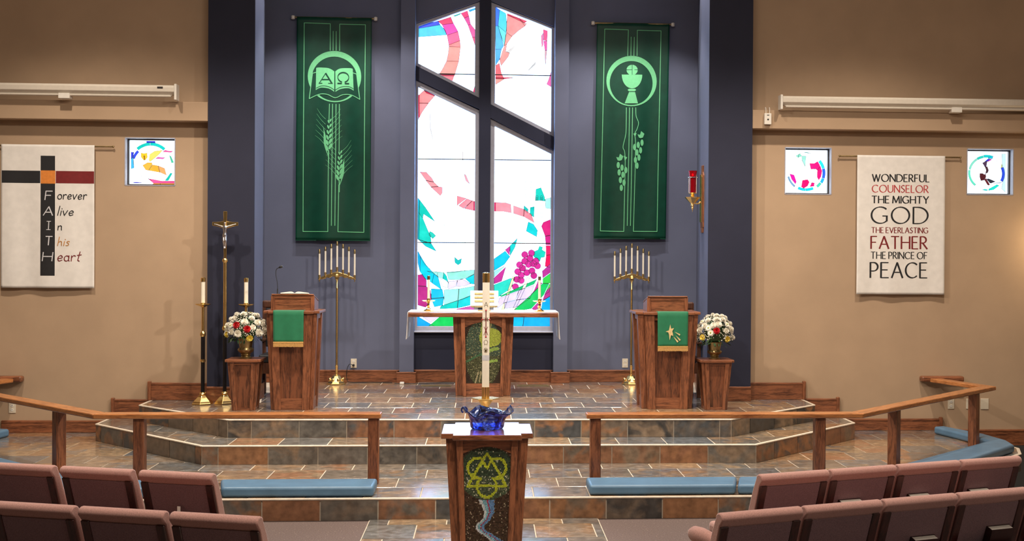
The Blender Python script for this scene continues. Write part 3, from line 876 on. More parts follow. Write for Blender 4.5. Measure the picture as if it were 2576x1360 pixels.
g5('LR', '10c8b4', [(973, 652), (1000, 640), (1010, 614), (1032, 620), (1028, 640), (1054, 655), (1045, 692), (1022, 695), (1012, 724), (995, 700), (968, 692)])
g5('LR', '10c0e0', [(686, 706), (765, 650), (800, 690), (760, 745), (686, 792)])
g5('LR', 'c040a0', [(765, 642), (800, 613), (796, 680)])
g5('LR', '18c8c8', [(800, 612), (852, 558), (835, 622), (800, 684)])
g5('LR', 'b83090', [(686, 842), (770, 764), (740, 866), (686, 886)])
g5('LR', '98e8e0', [(686, 796), (760, 760), (686, 838)])
g5('LR', '28d0c0', [(686, 892), (800, 846), (832, 850), (800, 922), (720, 976), (686, 962)])
g5('LR', '10b870', [(728, 972), (860, 910), (992, 850), (972, 886), (860, 932), (738, 978)])
g5('LR', 'd8ccf4', [(722, 988), (862, 934), (838, 1000), (760, 1020), (710, 1060)])
g5('LR', 'd4c8f0', [(864, 932), (972, 892), (945, 985), (842, 1000)])
g5('LR', 'd0c8ee', [(842, 1002), (944, 988), (850, 1050), (760, 1062), (762, 1022)])
g5('LR', '10c060', [(828, 1072), (952, 962), (1032, 882), (1078, 882), (1042, 962), (952, 1062), (862, 1078)])
g5('LR', 'b83090', [(972, 932), (1002, 858), (1030, 880), (954, 958)])
g5('LR', 'b03090', [(1030, 792), (1092, 736), (1092, 800), (1034, 842)])
g5('LR', '30c848', [(1034, 846), (1092, 804), (1092, 880), (1034, 880)])
g5('LR', '50d850', [(1080, 884), (1092, 884), (1080, 940), (1046, 962)])
g5('LR', 'b03088', [(1064, 930), (1092, 900), (1092, 968), (1032, 1004), (1046, 964)])
g5('LR', '08a8e8', [(1032, 1006), (1092, 970), (1092, 1090), (1020, 1090)])
g5('LR', 'b83890', [(956, 1062), (1030, 985), (1020, 1040), (980, 1080)])
g5('LR', 'eef6c0', [(818, 832), (834, 836), (758, 1072), (738, 1072)])
g5('LR', 'f4f8dc', [(924, 836), (940, 844), (836, 1072), (816, 1072)])
g5('LR', '08b0f0', [(820, 1112), (900, 1112), (890, 1200), (820, 1200)])
g5('LR', '10a8f0', [(902, 1112), (1092, 1112), (1092, 1200), (892, 1200)])
for gx, gy in ((905, 675), (953, 663), (942, 700), (905, 722), (868, 748), (932, 745), (966, 740), (985, 720), (996, 755), (890, 772), (855, 797), (920, 804), (957, 790), (970, 825), (880, 822), (848, 853), (880, 860), (838, 905)):
    g5('LR', random.choice(['c82a90', 'c02888', 'cc3098']), [(gx + 24 * cos(2 * pi * k / 12), gy + 24 * sin(2 * pi * k / 12)) for k in range(12)])
# fine lead outlines of the two wheat ears and the long curves in the clear glass
for ex, ey, n in ((930, 300, 9), (1008, 420, 12)):
    for k in range(n):
        yy = ey - 10 - k * (130 / n) * 1.25
        for sd in (-1, 1):
            q = [gu(ex + sd * (14 + 6 * sin(pi * k / n)) + 8 * cos(t), yy + 11 * sin(t), *A5) for t in [2 * pi * j / 8 for j in range(9)]]
            for qq in ribbon_quads(q, 0.0016):
                o = len(lead_line.v); lead_line.v += [(p[0], 14.9935, p[1]) for p in qq]; lead_line.f.append(tuple(range(o, o + 4)))
for ln in ([(150, 660), (185, 735), (250, 792), (330, 806), (430, 800), (540, 775)], [(265, 442), (340, 468), (440, 455)], [(392, 402), (315, 486)], [(490, 578), (430, 640), (300, 780), (285, 835)], [(850, 560), (885, 440)], [(806, 680), (826, 790), (832, 850)], [(1040, 700), (1018, 800), (1000, 860)]):
    q = [gu(x, y, *A5) for x, y in spline(ln, 6)]
    for qq in ribbon_quads(q, 0.0018):
        o = len(lead_line.v); lead_line.v += [(p[0], 14.9935, p[1]) for p in qq]; lead_line.f.append(tuple(range(o, o + 4)))
lead_line.build('lead_came', M['lead'], win1)['kind'] = 'stuff'

# ------------------------------------------------------------------ window_2..4: small square art-glass windows
def small_window(n, box, art, size, lines):
    x0, x1, z0, z1 = box
    wn = bpy.data.objects.new('window_%d' % n, None); C.objects.link(wn); wn['kind'] = 'structure'
    f = MB()
    t = 0.018
    for a in ((x0, x0 + t, z0, z1), (x1 - t, x1, z0, z1), (x0 + t, x1 - t, z0, z0 + t), (x0 + t, x1 - t, z1 - t, z1)):
        f.box(a[0], a[1], 13.02, 13.10, a[2], a[3])
    f.build('window_frame', M['bronze'], wn, bevel=0.003)
    lin = MB()
    for a in ((x0 - .006, x0 + .004, z0, z1), (x1 - .004, x1 + .006, z0, z1), (x0, x1, z0 - .006, z0 + .004), (x0, x1, z1 - .004, z1 + .006)):
        lin.box(a[0], a[1], 12.946, 13.02, a[2], a[3])
    lin.build('window_lining', M['trimgrey'], wn)
    MB().box(x0 + t, x1 - t, 13.06, 13.07, z0 + t, z1 - t).build('pane', glass_mat('dcebff', 4.0), wn)
    W, H = x1 - x0, z1 - z0
    lead = MB()
    ox, oy, sw, sh = size
    cv = lambda p: (x0 + (p[0] - ox) / sw * W, z1 - (p[1] - oy) / sh * H)
    lim = [(x0 + t, z0 + t), (x1 - t, z0 + t), (x1 - t, z1 - t), (x0 + t, z1 - t)]
    for k, (col, pts) in enumerate(art):
        q = [cv(p) for p in pts]
        q = clip_poly(clip_poly(clip_poly(clip_poly(q, 1, 0, x1 - t), -1, 0, -x0 - t), 0, 1, z1 - t), 0, -1, -z0 - t)
        if len(q) < 3: continue
        y = 13.058 - 0.0005 * (k % 8)
        MB().prism(q, y - 0.003, y, 'y').build('glass_piece', glass_mat(col, 1.0), wn)
        for qq in ribbon_quads(q + [q[0]], 0.0011):
            o = len(lead.v); lead.v += [(p[0], 13.0495, p[1]) for p in qq]; lead.f.append(tuple(range(o, o + 4)))
    for ln in lines:
        for qq in ribbon_quads([cv(p) for p in ln], 0.0018):
            o = len(lead.v); lead.v += [(p[0], 13.0495, p[1]) for p in qq]; lead.f.append(tuple(range(o, o + 4)))
    lead.build('lead_came', M['lead'], wn)['kind'] = 'stuff'

def ring_arc(cx, cy, r0, r1, a0, a1, n=8):
    o = [(cx + r1 * cos(radians(a0 + (a1 - a0) * i / n)), cy + r1 * sin(radians(a0 + (a1 - a0) * i / n))) for i in range(n + 1)]
    return o + [(cx + r0 * cos(radians(a1 + (a0 - a1) * i / n)), cy + r0 * sin(radians(a1 + (a0 - a1) * i / n))) for i in range(n + 1)]

small_window(2, W2, [
    ('3038e0', [(520, 188), (710, 188), (715, 225), (520, 225)]), ('10d8d0', ring_arc(620, 690, 405, 470, 268, 312)), ('18d8cc', ring_arc(620, 690, 405, 470, 228, 267)),
    ('3850e8', ring_arc(640, 720, 400, 455, 200, 226)), ('3040d8', [(188, 430), (250, 440), (215, 560), (188, 590)]), ('48b8f0', [(188, 590), (235, 540), (255, 780), (188, 800)]),
    ('f0c830', [(405, 450), (470, 460), (535, 450), (545, 540), (500, 605), (460, 608), (408, 540)]), ('a86010', [(462, 510), (486, 510), (490, 600), (474, 605)]),
    ('f0e070', [(590, 480), (700, 405), (870, 385), (790, 480), (700, 560), (600, 640), (575, 600)]), ('e858a0', [(875, 420), (930, 380), (1000, 398), (1100, 402), (1060, 430)]),
    ('d868b8', [(720, 570), (770, 535), (930, 545), (880, 578)]), ('f0b848', [(440, 720), (550, 655), (640, 660), (650, 700), (570, 830), (510, 820)]), ('f0b440', [(655, 705), (775, 725), (815, 870), (575, 830)]),
    ('eea868', [(780, 725), (920, 780), (960, 930), (820, 870)]), ('50d0a8', [(1020, 490), (1060, 520), (1120, 650), (1070, 660)]), ('18c8b8', [(1050, 880), (1090, 890), (1000, 1050), (930, 1050)]),
    ('f05898', [(560, 1010), (700, 1030), (860, 1060), (1140, 1055), (1140, 1108), (680, 1110)]), ('f0a040', [(680, 1112), (825, 1112), (825, 1160), (640, 1150)]), ('f0a848', [(830, 1112), (1150, 1110), (1160, 1160), (830, 1160)]),
    ('6060d8', [(205, 1100), (300, 1085), (450, 1105), (300, 1112)]), ('f8d890', [(1145, 830), (1175, 830), (1175, 1140), (1145, 1140)])],
    (122, 140, 1075, 1030), [[(200, 810), (300, 785), (400, 790), (410, 955)], [(410, 955), (500, 970), (640, 1050)], [(215, 900), (240, 985)], [(510, 830), (515, 960)], [(235, 200), (240, 700)], [(1140, 640), (1138, 830)]])
small_window(3, W3, [
    ('f00880', [(745, 520), (850, 520), (930, 470), (985, 560), (940, 690), (880, 640), (775, 655)]), ('f0087c', [(940, 640), (990, 570), (1035, 690), (1010, 820), (960, 900), (920, 830), (925, 700)]),
    ('e010a8', [(285, 765), (385, 790), (440, 940), (420, 1000), (330, 890)]), ('f00870', [(580, 910), (700, 890), (740, 950), (700, 1040), (610, 1095), (555, 1060)]), ('f01080', [(800, 960), (860, 965), (850, 1045), (750, 1055)]),
    ('20e0f0', ring_arc(660, 740, 385, 450, 318, 345)), ('2868f8', ring_arc(660, 740, 385, 450, 346, 376)), ('20b8f0', ring_arc(660, 740, 385, 450, 377, 392)), ('48d8b8', ring_arc(660, 720, 390, 450, 396, 412)),
    ('10d8e8', ring_arc(660, 705, 390, 450, 66, 90)), ('18d0e0', ring_arc(660, 705, 390, 450, 91, 115)), ('78a8d0', ring_arc(660, 720, 400, 440, 128, 165)),
    ('90e8d0', [(420, 350), (520, 295), (560, 350), (480, 390)]), ('a0ecdc', [(560, 350), (660, 350), (650, 450), (640, 600), (570, 450)]), ('50b0a8', [(560, 265), (680, 262), (790, 298), (680, 280)])],
    (125, 180, 1060, 1060), [[(350, 670), (355, 690)], [(400, 620), (470, 580)], [(550, 350), (560, 440), (630, 570), (600, 630)], [(480, 380), (490, 320), (520, 295)], [(660, 380), (910, 465)], [(620, 725), (700, 710), (760, 670), (880, 645)], [(690, 485), (760, 500)], [(500, 940), (490, 1045)], [(710, 1050), (800, 960)], [(905, 880), (930, 960)], [(390, 1040), (430, 1085)]])
small_window(4, W4, [
    ('10d8d8', ring_arc(600, 690, 335, 395, 262, 292)), ('30d8c8', ring_arc(600, 690, 330, 385, 238, 261)), ('88e8d0', ring_arc(600, 690, 335, 380, 190, 237)), ('60e0c0', ring_arc(600, 700, 340, 385, 130, 189)),
    ('10d0e8', [(640, 340), (740, 320), (735, 375), (640, 380)]), ('3040e0', [(630, 385), (690, 385), (620, 440), (560, 450)]), ('c040b0', [(690, 385), (720, 400), (640, 450), (610, 445)]),
    ('4a3450', [(515, 475), (620, 430), (600, 560), (575, 580)]), ('4a3038', [(575, 560), (630, 560), (655, 640), (640, 690), (585, 720), (600, 640)]), ('501c24', [(465, 715), (530, 715), (560, 740), (590, 720), (600, 790), (570, 860), (490, 880), (462, 790)]),
    ('642028', [(565, 860), (600, 820), (680, 960), (660, 985), (630, 970)]), ('30303c', [(610, 835), (650, 830), (800, 895), (700, 935), (680, 930)]), ('c8d8e8', [(700, 940), (950, 895), (900, 940), (780, 940)]),
    ('2850e8', ring_arc(620, 720, 320, 378, 336, 388)), ('18d8c8', [(660, 1060), (830, 960), (880, 985), (760, 1080), (650, 1100)]), ('30d0c8', [(510, 1090), (570, 1065), (640, 1080), (620, 1105)]), ('c8d070', [(930, 490), (955, 540), (930, 590), (918, 580)]),
    ('c8f0f8', [(930, 270), (1020, 270), (1020, 1140), (930, 1050), (960, 890)])],
    (112, 185, 980, 1020), [[(630, 555), (800, 450)], [(735, 350), (770, 265)], [(690, 390), (860, 310), (920, 275)], [(655, 620), (720, 600), (790, 520)], [(640, 690), (715, 690)], [(620, 760), (675, 785)], [(420, 640), (450, 620), (540, 670)], [(490, 880), (420, 950), (370, 980)], [(800, 450), (830, 420), (828, 465)]])

# ------------------------------------------------------------------ altar rails with posts, wall blocks and kneeling cushions
def plank(name, p0, p1, w, z0, z1, parent, mat, e0=0.0, e1=0.0, bevel=0.008):
    """a board from p0 to p1; e0/e1 skew its ends for mitred corners"""
    L = hypot(p1[0] - p0[0], p1[1] - p0[1]); a = atan2(p1[1] - p0[1], p1[0] - p0[0])
    return MB().prism([(-e0, -w / 2), (L + e1, -w / 2), (L - e1, w / 2), (e0, w / 2)], z0, z1).build(name, mat, parent, bevel=bevel, seg=2, loc=(p0[0], p0[1], 0), rotz=a)

def altar_rail(sx, label):
    t = thing('altar_rail', label, 'railing', (0, 0, 0))
    X = lambda x: sx * x
    yr = 9.95 if sx < 0 else 9.90
    # from the gap at the middle outward to the bend, along the diagonal, then back to the wall
    a = (X(0.89 if sx < 0 else 0.875), yr); b = (X(3.27), yr); c = (X(5.40 if sx > 0 else 5.44), yr + 2.13); d = (X(5.15 if sx > 0 else 5.2), 12.86)
    zz = (0.742, 0.785)
    k = tan(radians(22.5)) * 0.07
    if sx > 0:
        plank('top_rail', a, b, 0.14, *zz, t, M['rail'], 0, k); plank('top_rail', b, c, 0.14, *zz, t, M['rail'], k, 0.05); plank('top_rail', c, d, 0.14, *zz, t, M['rail'], 0.05, 0)
    else:
        plank('top_rail', b, a, 0.14, *zz, t, M['rail'], k, 0); plank('top_rail', c, b, 0.14, *zz, t, M['rail'], 0.05, k); plank('top_rail', d, c, 0.14, *zz, t, M['rail'], 0, 0.05)
    for (x, y, rz) in ((0.955, yr, 0), (2.93, yr, 0), (3.80, yr + 0.55, pi / 4), (5.13, yr + 1.86, pi / 4)):
        MB().box(-0.046, 0.046, -0.045, 0.045, R, 0.742).build('post', M['oak_z'], t, bevel=0.006, loc=(X(x), y, 0), rotz=rz * sx)
    x0, x1 = (4.995, 5.495) if sx > 0 else (-5.56, -5.058)
    MB().box(x0, x1, 12.85, 12.95, 0.742, 0.808).build('wall_block', M['oak_x'], t, bevel=0.02, seg=2)
    return t
altar_rail(-1, 'long oak altar rail on posts in front of the open-book lectern')
altar_rail(1, 'long oak altar rail on posts in front of the ambo with the star cloth')

def cushion(poly, label):
    m = MB().prism(poly, R + 0.001, R + 0.085)
    o = m.build('kneeler_cushion', M['cushion'], None, smooth=True, bevel=0.024, seg=3)
    return tag(o, label, 'cushion', 'blue kneeler cushions along the altar rails')
def mir(poly, dx=-0.04): return [(-x + dx, y) for x, y in poly][::-1]
cA = [(0.86, 9.36), (2.07, 9.36), (2.16, 9.72), (0.86, 9.72)]
cB = [(2.09, 9.36), (3.38, 9.36), (3.235, 9.72), (2.18, 9.72)]
cC = [(3.40, 9.375), (5.38, 11.36), (5.44, 11.66), (5.40, 12.10), (5.19, 12.70), (5.06, 12.66), (5.15, 12.25), (5.24, 11.64), (3.245, 9.745)]
cushion(cA, 'blue vinyl kneeler cushion right of the centre gap, before the star ambo')
cushion(cB, 'blue kneeler cushion half hidden behind the aisle chair of the right front row')
cushion(cC, 'blue kneeler cushion that turns the corner to the wall under the right rail')
cushion(mir(cA), 'blue vinyl kneeler cushion left of the centre gap, below the book lectern')
cushion(mir(cB), 'blue kneeler cushion peeping out beside the left front aisle chair')
cushion(mir(cC), 'blue kneeler cushion under the far left diagonal of the altar rail')

# ------------------------------------------------------------------ tapered oak furniture (font, altar, lecterns, flower stands)
def notched(a, b, e):
    return [(-a + e, -b), (a - e, -b), (a - e, -b + e), (a, -b + e), (a, b - e), (a - e, b - e), (a - e, b), (-a + e, b), (-a + e, b - e), (-a, b - e), (-a, -b + e), (-a + e, -b + e)]

def tapered_body(root, a, b, h, kx, ky=None, e=None, stile=None, toprail=0.09, botrail=0.10, arch=0.0, z0=0.0, panelmat='oak_panel', recess=0.6, front_panel=True):
    """four framed faces round a core, narrowing downward; a, b half sizes at the top, kx the bottom/top ratio"""
    ky = ky or kx
    e = e or 0.16 * a; stile = stile or 0.34 * a
    def tp(x, y, z):
        t = (z - z0) / (h - z0)
        return (x * (kx + (1 - kx) * t), y * (ky + (1 - ky) * t), z)
    MB().box(-a + e * 1.02, a - e * 1.02, -b + e * 1.02, b - e * 1.02, z0, h).xf(tp).build('core', M['oak_z'], root)
    for face in range(4):
        half, dep = (a - e, b) if face % 2 == 0 else (b - e, a)
        c, s = cos(face * pi / 2), sin(face * pi / 2)
        rot = lambda x, y, z: tp(x * c - y * s, x * s + y * c, z)
        yo, yi = -dep, -dep + e
        st = min(stile, half * 0.4)
        MB().box(-half, -half + st, yo, yi, z0, h).xf(rot).build('stile', M['oak_z'], root, bevel=0.003)
        MB().box(half - st, half, yo, yi, z0, h).xf(rot).build('stile', M['oak_z'], root, bevel=0.003)
        y2 = yo + 0.25 * e
        if arch:
            pts = [(-half + st, h), (-half + st, h - toprail - arch)] + [(x, h - toprail - arch + arch * sin(pi * (i / 10))) for i, x in enumerate([(-half + st) + (2 * half - 2 * st) * j / 10 for j in range(11)])][1:-1] + [(half - st, h - toprail - arch), (half - st, h)]
            MB().prism(pts, y2, yi, 'y').xf(rot).build('top_board', M['oak_x'], root)
        else:
            MB().box(-half + st, half - st, y2, yi, h - toprail, h).xf(rot).build('top_board', M['oak_x'], root)
        MB().box(-half + st, half - st, y2, yi, z0, z0 + botrail).xf(rot).build('bottom_board', M['oak_x'], root)
        if face or front_panel:
            MB().box(-half + st, half - st, yo + recess * e, yi, z0 + botrail, h - toprail).xf(rot).build('panel', M[panelmat], root)
    return tp

def slab(root, a, b, e, z0, z1, name='top', mat='oak_x'):
    return MB().prism(notched(a, b, e), z0, z1).build(name, M[mat], root, bevel=0.005, seg=2)

def mosaic(root, half_fn, zlo, zhi, yfront, tp, colour, t=0.008, name='mosaic'):
    """small glass tesserae set row by row; colour(u, z) picks each one"""
    m = MB(); cols = []
    z = zlo
    while z < zhi:
        hw = half_fn(z)
        x = -hw + random.uniform(0, t * 0.4)
        while x < hw - t * 0.6:
            wd = t * random.uniform(0.75, 1.25)
            cc = colour(x + wd / 2, z + t / 2)
            if cc is not None:
                g = 0.0006; y = yfront + random.uniform(-0.0012, 0.0006)
                s0 = len(m.v)
                m.v += [tp(x + g, y, z + g), tp(x + wd - g, y, z + g + random.uniform(-.0006, .0006)), tp(x + wd - g, y, z + t - g), tp(x + g, y, z + t - g),
                        tp(x + g, y + .004, z + g), tp(x + wd - g, y + .004, z + g), tp(x + wd - g, y + .004, z + t - g), tp(x + g, y + .004, z + t - g)]
                for q in range(s0, s0 + 8):
                    vx, vy, vz = m.v[q]; m.v[q] = (vx, vy, vz + 0.0022 * sin(vx * 33 + vz * 41) + 0.0012 * sin(vx * 120 + vz * 67))
                for f in ((0, 1, 2, 3), (0, 4, 5, 1), (1, 5, 6, 2), (2, 6, 7, 3), (3, 7, 4, 0)):
                    m.f.append(tuple(i + s0 for i in f)); cols.append(cc)
            x += wd
        z += t
    me = bpy.data.meshes.new(name)
    me.from_pydata(m.v, [], m.f)
    at = me.color_attributes.new('tint', 'FLOAT_COLOR', 'CORNER')
    flat = []
    for p, cc in zip(me.polygons, cols):
        flat += [cc[0], cc[1], cc[2], 1.0] * p.loop_total
    at.data.foreach_set('color', flat)
    o = put(name, me, M['tesserae'], root)
    o['kind'] = 'stuff'
    return o
def tess_mat():
    m, nt, b = new_mat('glass_tesserae')
    a = N(nt, 'ShaderNodeAttribute'); a.attribute_name = 'tint'
    nt.links.new(a.outputs['Color'], b.inputs['Base Color'])
    b.inputs['Roughness'].default_value = 0.28
    return m
M['tesserae'] = tess_mat()
def jit(c, k=0.35):
    f = 1 + random.uniform(-k, k)
    return (c[0] * f, c[1] * f * random.uniform(0.9, 1.1), c[2] * f)
def seg_dist(px, py, ax, ay, bx, by):
    dx, dy = bx - ax, by - ay
    t = max(0, min(1, ((px - ax) * dx + (py - ay) * dy) / (dx * dx + dy * dy)))
    return hypot(px - ax - t * dx, py - ay - t * dy)

# baptismal font in the aisle
font = thing('baptismal_font', 'tapered oak pedestal with trefoil and triangle mosaic standing in the aisle', 'font', (0.015, 7.505, 0.011))
HF = 0.955
tpF = tapered_body(font, 0.262, 0.262, HF, 0.80, e=0.066, stile=0.042, toprail=0.045, botrail=0.16, arch=0.045, front_panel=False)
slab(font, 0.292, 0.292, 0.074, HF, HF + 0.034, mat='oak_top')
MB().box(-0.160, 0.160, -0.24, -0.220, 0.16, HF - 0.045).xf(tpF).build('panel', M['darkwood'], font)
def font_colour(u, z):
    # drawing units: one unit is 0.15 m; origin at the middle of the trefoil
    x, y = u / 0.150, (z - 0.738) / 0.150
    DARK, GOLD = (0.035, 0.060, 0.035), (0.42, 0.47, 0.03)
    TH = 0.058
    for sg in ((-0.87, -0.55, 0.0, 0.88), (0.87, -0.55, 0.0, 0.88), (-0.87, -0.55, 0.87, -0.55), (-0.19, 0.52, 0.0, 0.24), (0.19, 0.52, 0.0, 0.24), (-0.68, -0.21, -0.27, -0.21), (0.68, -0.21, 0.27, -0.21)):
        if seg_dist(x, y, *sg) < TH: return jit(GOLD, 0.22)
    for cx, cy, r, a0, a1 in ((-0.42, 0.235, 0.42, 60, 272), (0.42, 0.235, 0.42, -92, 120), (0.0, -0.565, 0.435, 125, 415)):
        d = abs(hypot(x - cx, y - cy) - r)
        an = math.degrees(atan2(y - cy, x - cx))
        if d < TH and any(a0 <= an + k <= a1 for k in (-360, 0, 360)): return jit(GOLD, 0.22)
    if hypot(x * 0.85, (y + 0.02) * 0.98) < 1.10:
        if random.random() < (0.20 if -0.7 < y < -0.1 else 0.07): return jit((0.36, 0.36, 0.24), 0.4)
        return jit((0.060, 0.085, 0.048) if y < -0.1 else DARK, 0.5)
    # river on dark earth
    py = 412 + (0.955 - z) / 0.000665
    T = ((985, 607, 83), (1060, 632, 65), (1120, 645, 52), (1180, 612, 46), (1230, 555, 48), (1270, 545, 46), (1310, 590, 52), (1345, 655, 62), (1400, 740, 66), (1500, 760, 70), (1700, 640, 70))
    for (ya, ma, ha), (yb, mb_, hb_) in zip(T[:-1], T[1:]):
        if ya <= py <= yb:
            k = (py - ya) / (yb - ya)
            q = ((x * 225 + 617) - (ma + (mb_ - ma) * k)) / (ha + (hb_ - ha) * k)
            if -1 < q < 1:
                if q < -0.55: return jit((0.52, 0.56, 0.58), 0.2)
                if q < 0.02: return jit((0.20, 0.42, 0.50), 0.3)
                if q < 0.26: return jit((0.36, 0.04, 0.08), 0.25)
                return jit((0.12, 0.24, 0.44), 0.35)
    if random.random() < 0.08: return jit((0.26, 0.20, 0.14), 0.4)
    return jit((0.048, 0.028, 0.018), 0.6)
mosaic(font, lambda z: 0.154, 0.162, HF - 0.047, -0.2425, tpF, font_colour, 0.0080)

# blue art-glass bowl on the font
def bowl_mesh():
    m = MB(); n = 64; prof = [(0.0, 0.004), (0.06, 0.003), (0.098, 0.004), (0.104, 0.012), (0.108, 0.035), (0.116, 0.065), (0.130, 0.090), (0.148, 0.106), (0.160, 0.113)]
    for j, (r, z) in enumerate(prof):
        k = (z / 0.113) ** 2
        for i in range(n):
            a = 2 * pi * i / n
            wv = 0.016 * k * sin(4 * a + 0.7) + 0.007 * k * sin(7 * a)
            ear = max(0, cos(a)) ** 24 + max(0, -cos(a)) ** 24
            rr = r * (1 + 0.05 * k * cos(4 * a + 0.7)) - 0.012 * ear * k
            m.v.append((rr * cos(a), rr * sin(a), z + wv + 0.020 * ear * k))
    for j in range(len(prof) - 1):
        for i in range(n):
            m.f.append((j * n + i, j * n + (i + 1) % n, (j + 1) * n + (i + 1) % n, (j + 1) * n + i))
    return m
mg, ntg, bg = new_mat('blue_art_glass')
mpg = coords(ntg)
ng = N(ntg, 'ShaderNodeTexNoise'); ng.inputs['Scale'].default_value = 14; ng.inputs['Detail'].default_value = 5; ng.inputs['Distortion'].default_value = 2.0
ntg.links.new(mpg.outputs[0], ng.inputs['Vector'])
rg = ramp(ntg, [(0.36, (0.75, 0.80, 0.95)), (0.47, (0.12, 0.26, 0.85)), (0.57, (0.05, 0.09, 0.42)), (0.68, (0.02, 0.022, 0.06))])
ntg.links.new(ng.outputs['Fac'], rg.inputs[0]); ntg.links.new(rg.outputs[0], bg.inputs['Base Color'])
bg.inputs['Roughness'].default_value = 0.03; bg.inputs['Transmission Weight'].default_value = 0.92; bg.inputs['IOR'].default_value = 1.45
bo = bowl_mesh().build('glass_bowl', mg, None, smooth=True, loc=(0.015, 7.51, 0.011 + HF + 0.0375))
so = bo.modifiers.new('wall', 'SOLIDIFY'); so.thickness = 0.006; so.offset = 1
tag(bo, 'blue and black swirled glass bowl with wavy rim on the font', 'bowl')
for sx in (-1, 1):
    MB().tube([(sx * (0.150 + 0.018 * cos(t)), 0.0, 0.118 + 0.018 * sin(t)) for t in [2 * pi * k / 12 * 0.85 - 1.2 for k in range(13)]], 0.006, 8).build('handle', mg, bo, smooth=True)

# altar
AZ = 3 * R
altar = thing('altar', 'oak altar table with a tapered pedestal, mosaic front and linen runner', 'table', (-0.024, 13.60, AZ))
tpA = tapered_body(altar, 0.352, 0.36, 0.918, 0.90, 0.95, e=0.092, stile=0.046, toprail=0.06, botrail=0.15, arch=0.06, front_panel=False)
MB().box(-0.86, 0.86, -0.40, 0.40, 0.918, 0.968).build('top', M['oak_x'], altar, bevel=0.006, seg=2)
MB().box(-0.218, 0.218, -0.328, -0.300, 0.15, 0.86).xf(tpA).build('panel', M['darkwood'], altar)
def altar_colour(u, z):
    x, y = u / 0.22, (z - 0.50) / 0.36          # -1..1
    if min(seg_dist(x, y, -0.28, -0.62, -0.45, -0.97), seg_dist(x, y, -0.12, -0.6, -0.2, -0.9)) < 0.035: return jit((0.30, 0.26, 0.15), 0.2)
    if seg_dist(x, y, 0.42, 0.95, 0.05, 0.1) < 0.04: return jit((0.30, 0.28, 0.12), 0.2)
    if hypot((x - 0.40) / 0.62, (y - 0.50) / 0.30) < 1 : return jit((0.27, 0.32, 0.05), 0.3)
    if 0.1 < x < 0.85 and abs(y - (0.02 + 0.12 * sin((x - 0.1) * 2.2))) < 0.055: return jit((0.22, 0.33, 0.07), 0.3)
    if 0.1 < x < 0.8 and abs(y - (-0.30 + 0.10 * (x - 0.1))) < 0.045: return jit((0.22, 0.33, 0.07), 0.3)
    if abs(x - (0.02 - 0.10 * sin(y * 2.6))) < 0.07: return jit((0.20, 0.27, 0.06), 0.3)
    if -0.95 < x < 0 and abs(y - (-0.15 + 0.12 * cos(x * 3))) < 0.03: return jit((0.05, 0.13, 0.06), 0.3)
    d = hypot(x, y * 0.92)
    if d > 1.02: return jit((0.030, 0.020, 0.014), 0.5)
    if random.random() < 0.08: return jit((0.22, 0.21, 0.11), 0.4)
    return jit((0.045, 0.072, 0.048) if y > -0.1 else (0.055, 0.062, 0.030), 0.55)
mosaic(altar, lambda z: 0.213, 0.152, 0.862, -0.331, tpA, altar_colour, 0.0085)

rn = MB()
rn.box(-0.872, 0.872, -0.27, 0.33, 0.969, 0.974)
for sx in (-1, 1):
    pts = [(sx * 0.866, 0.974), (sx * 0.876, 0.966), (sx * 0.880, 0.85), (sx * 0.888, 0.72), (sx * 0.893, 0.655), (sx * 0.888, 0.655), (sx * 0.883, 0.72), (sx * 0.875, 0.85), (sx * 0.868, 0.962), (sx * 0.860, 0.969)]
    rn.prism(pts if sx > 0 else pts[::-1], -0.27, 0.33, 'y')
ro = rn.build('altar_cloth', M['linen'], None, loc=(-0.024, 13.60, AZ))
tag(ro, 'white linen runner lying on the altar top and hanging at both ends', 'cloth')

def brass_candleholder(x, label, y=13.45, z=AZ + 0.974):
    t = thing('altar_candle_holder', label, 'candle holder', (x, y, z), 0, 'brass candle holders on the altar')
    MB().lathe([(0.058, 0), (0.058, 0.008), (0.050, 0.014), (0.030, 0.026), (0.016, 0.046), (0.024, 0.060), (0.014, 0.072), (0.014, 0.095), (0.028, 0.104), (0.016, 0.112)], n=6).build('base', M['brass'], t)
    MB().lathe([(0.018, 0.112), (0.062, 0.116), (0.078, 0.124), (0.079, 0.128), (0.060, 0.123), (0.018, 0.121)], n=24).build('drip_plate', M['brass'], t, smooth=True)
    MB().lathe([(0.021, 0.120), (0.021, 0.150), (0.018, 0.150)], n=16).build('socket', M['brass'], t, smooth=True)
brass_candleholder(-0.664, 'brass candle holder on the altar end nearest the book lectern')
brass_candleholder(0.631, 'brass candle holder on the altar end nearest the star ambo')

def candle(x, y, z, h, r, label, group, cap=0.045):
    o = MB().lathe([(r, 0), (r, h - cap * 0.6), (r * 0.5, h - cap * 0.6)], n=14).build('candle', M['wax'], None, smooth=True, loc=(x, y, z))
    tag(o, label, 'candle', group)
    MB().lathe([(r * 1.12, h - cap), (r * 1.12, h - cap * 0.12), (r * 0.85, h - cap * 0.02), (r * 0.3, h)], n=14).build('brass_cap', M['oldbrass' if r < .02 else 'brass'], o, smooth=True)
    return o
candle(-0.664, 13.45, AZ + 1.095, 0.295, 0.0155, 'white candle in the altar holder nearest the book lectern', 'candles on the altar')
candle(0.631, 13.45, AZ + 1.095, 0.295, 0.0155, 'white candle in the altar holder nearest the star ambo', 'candles on the altar')

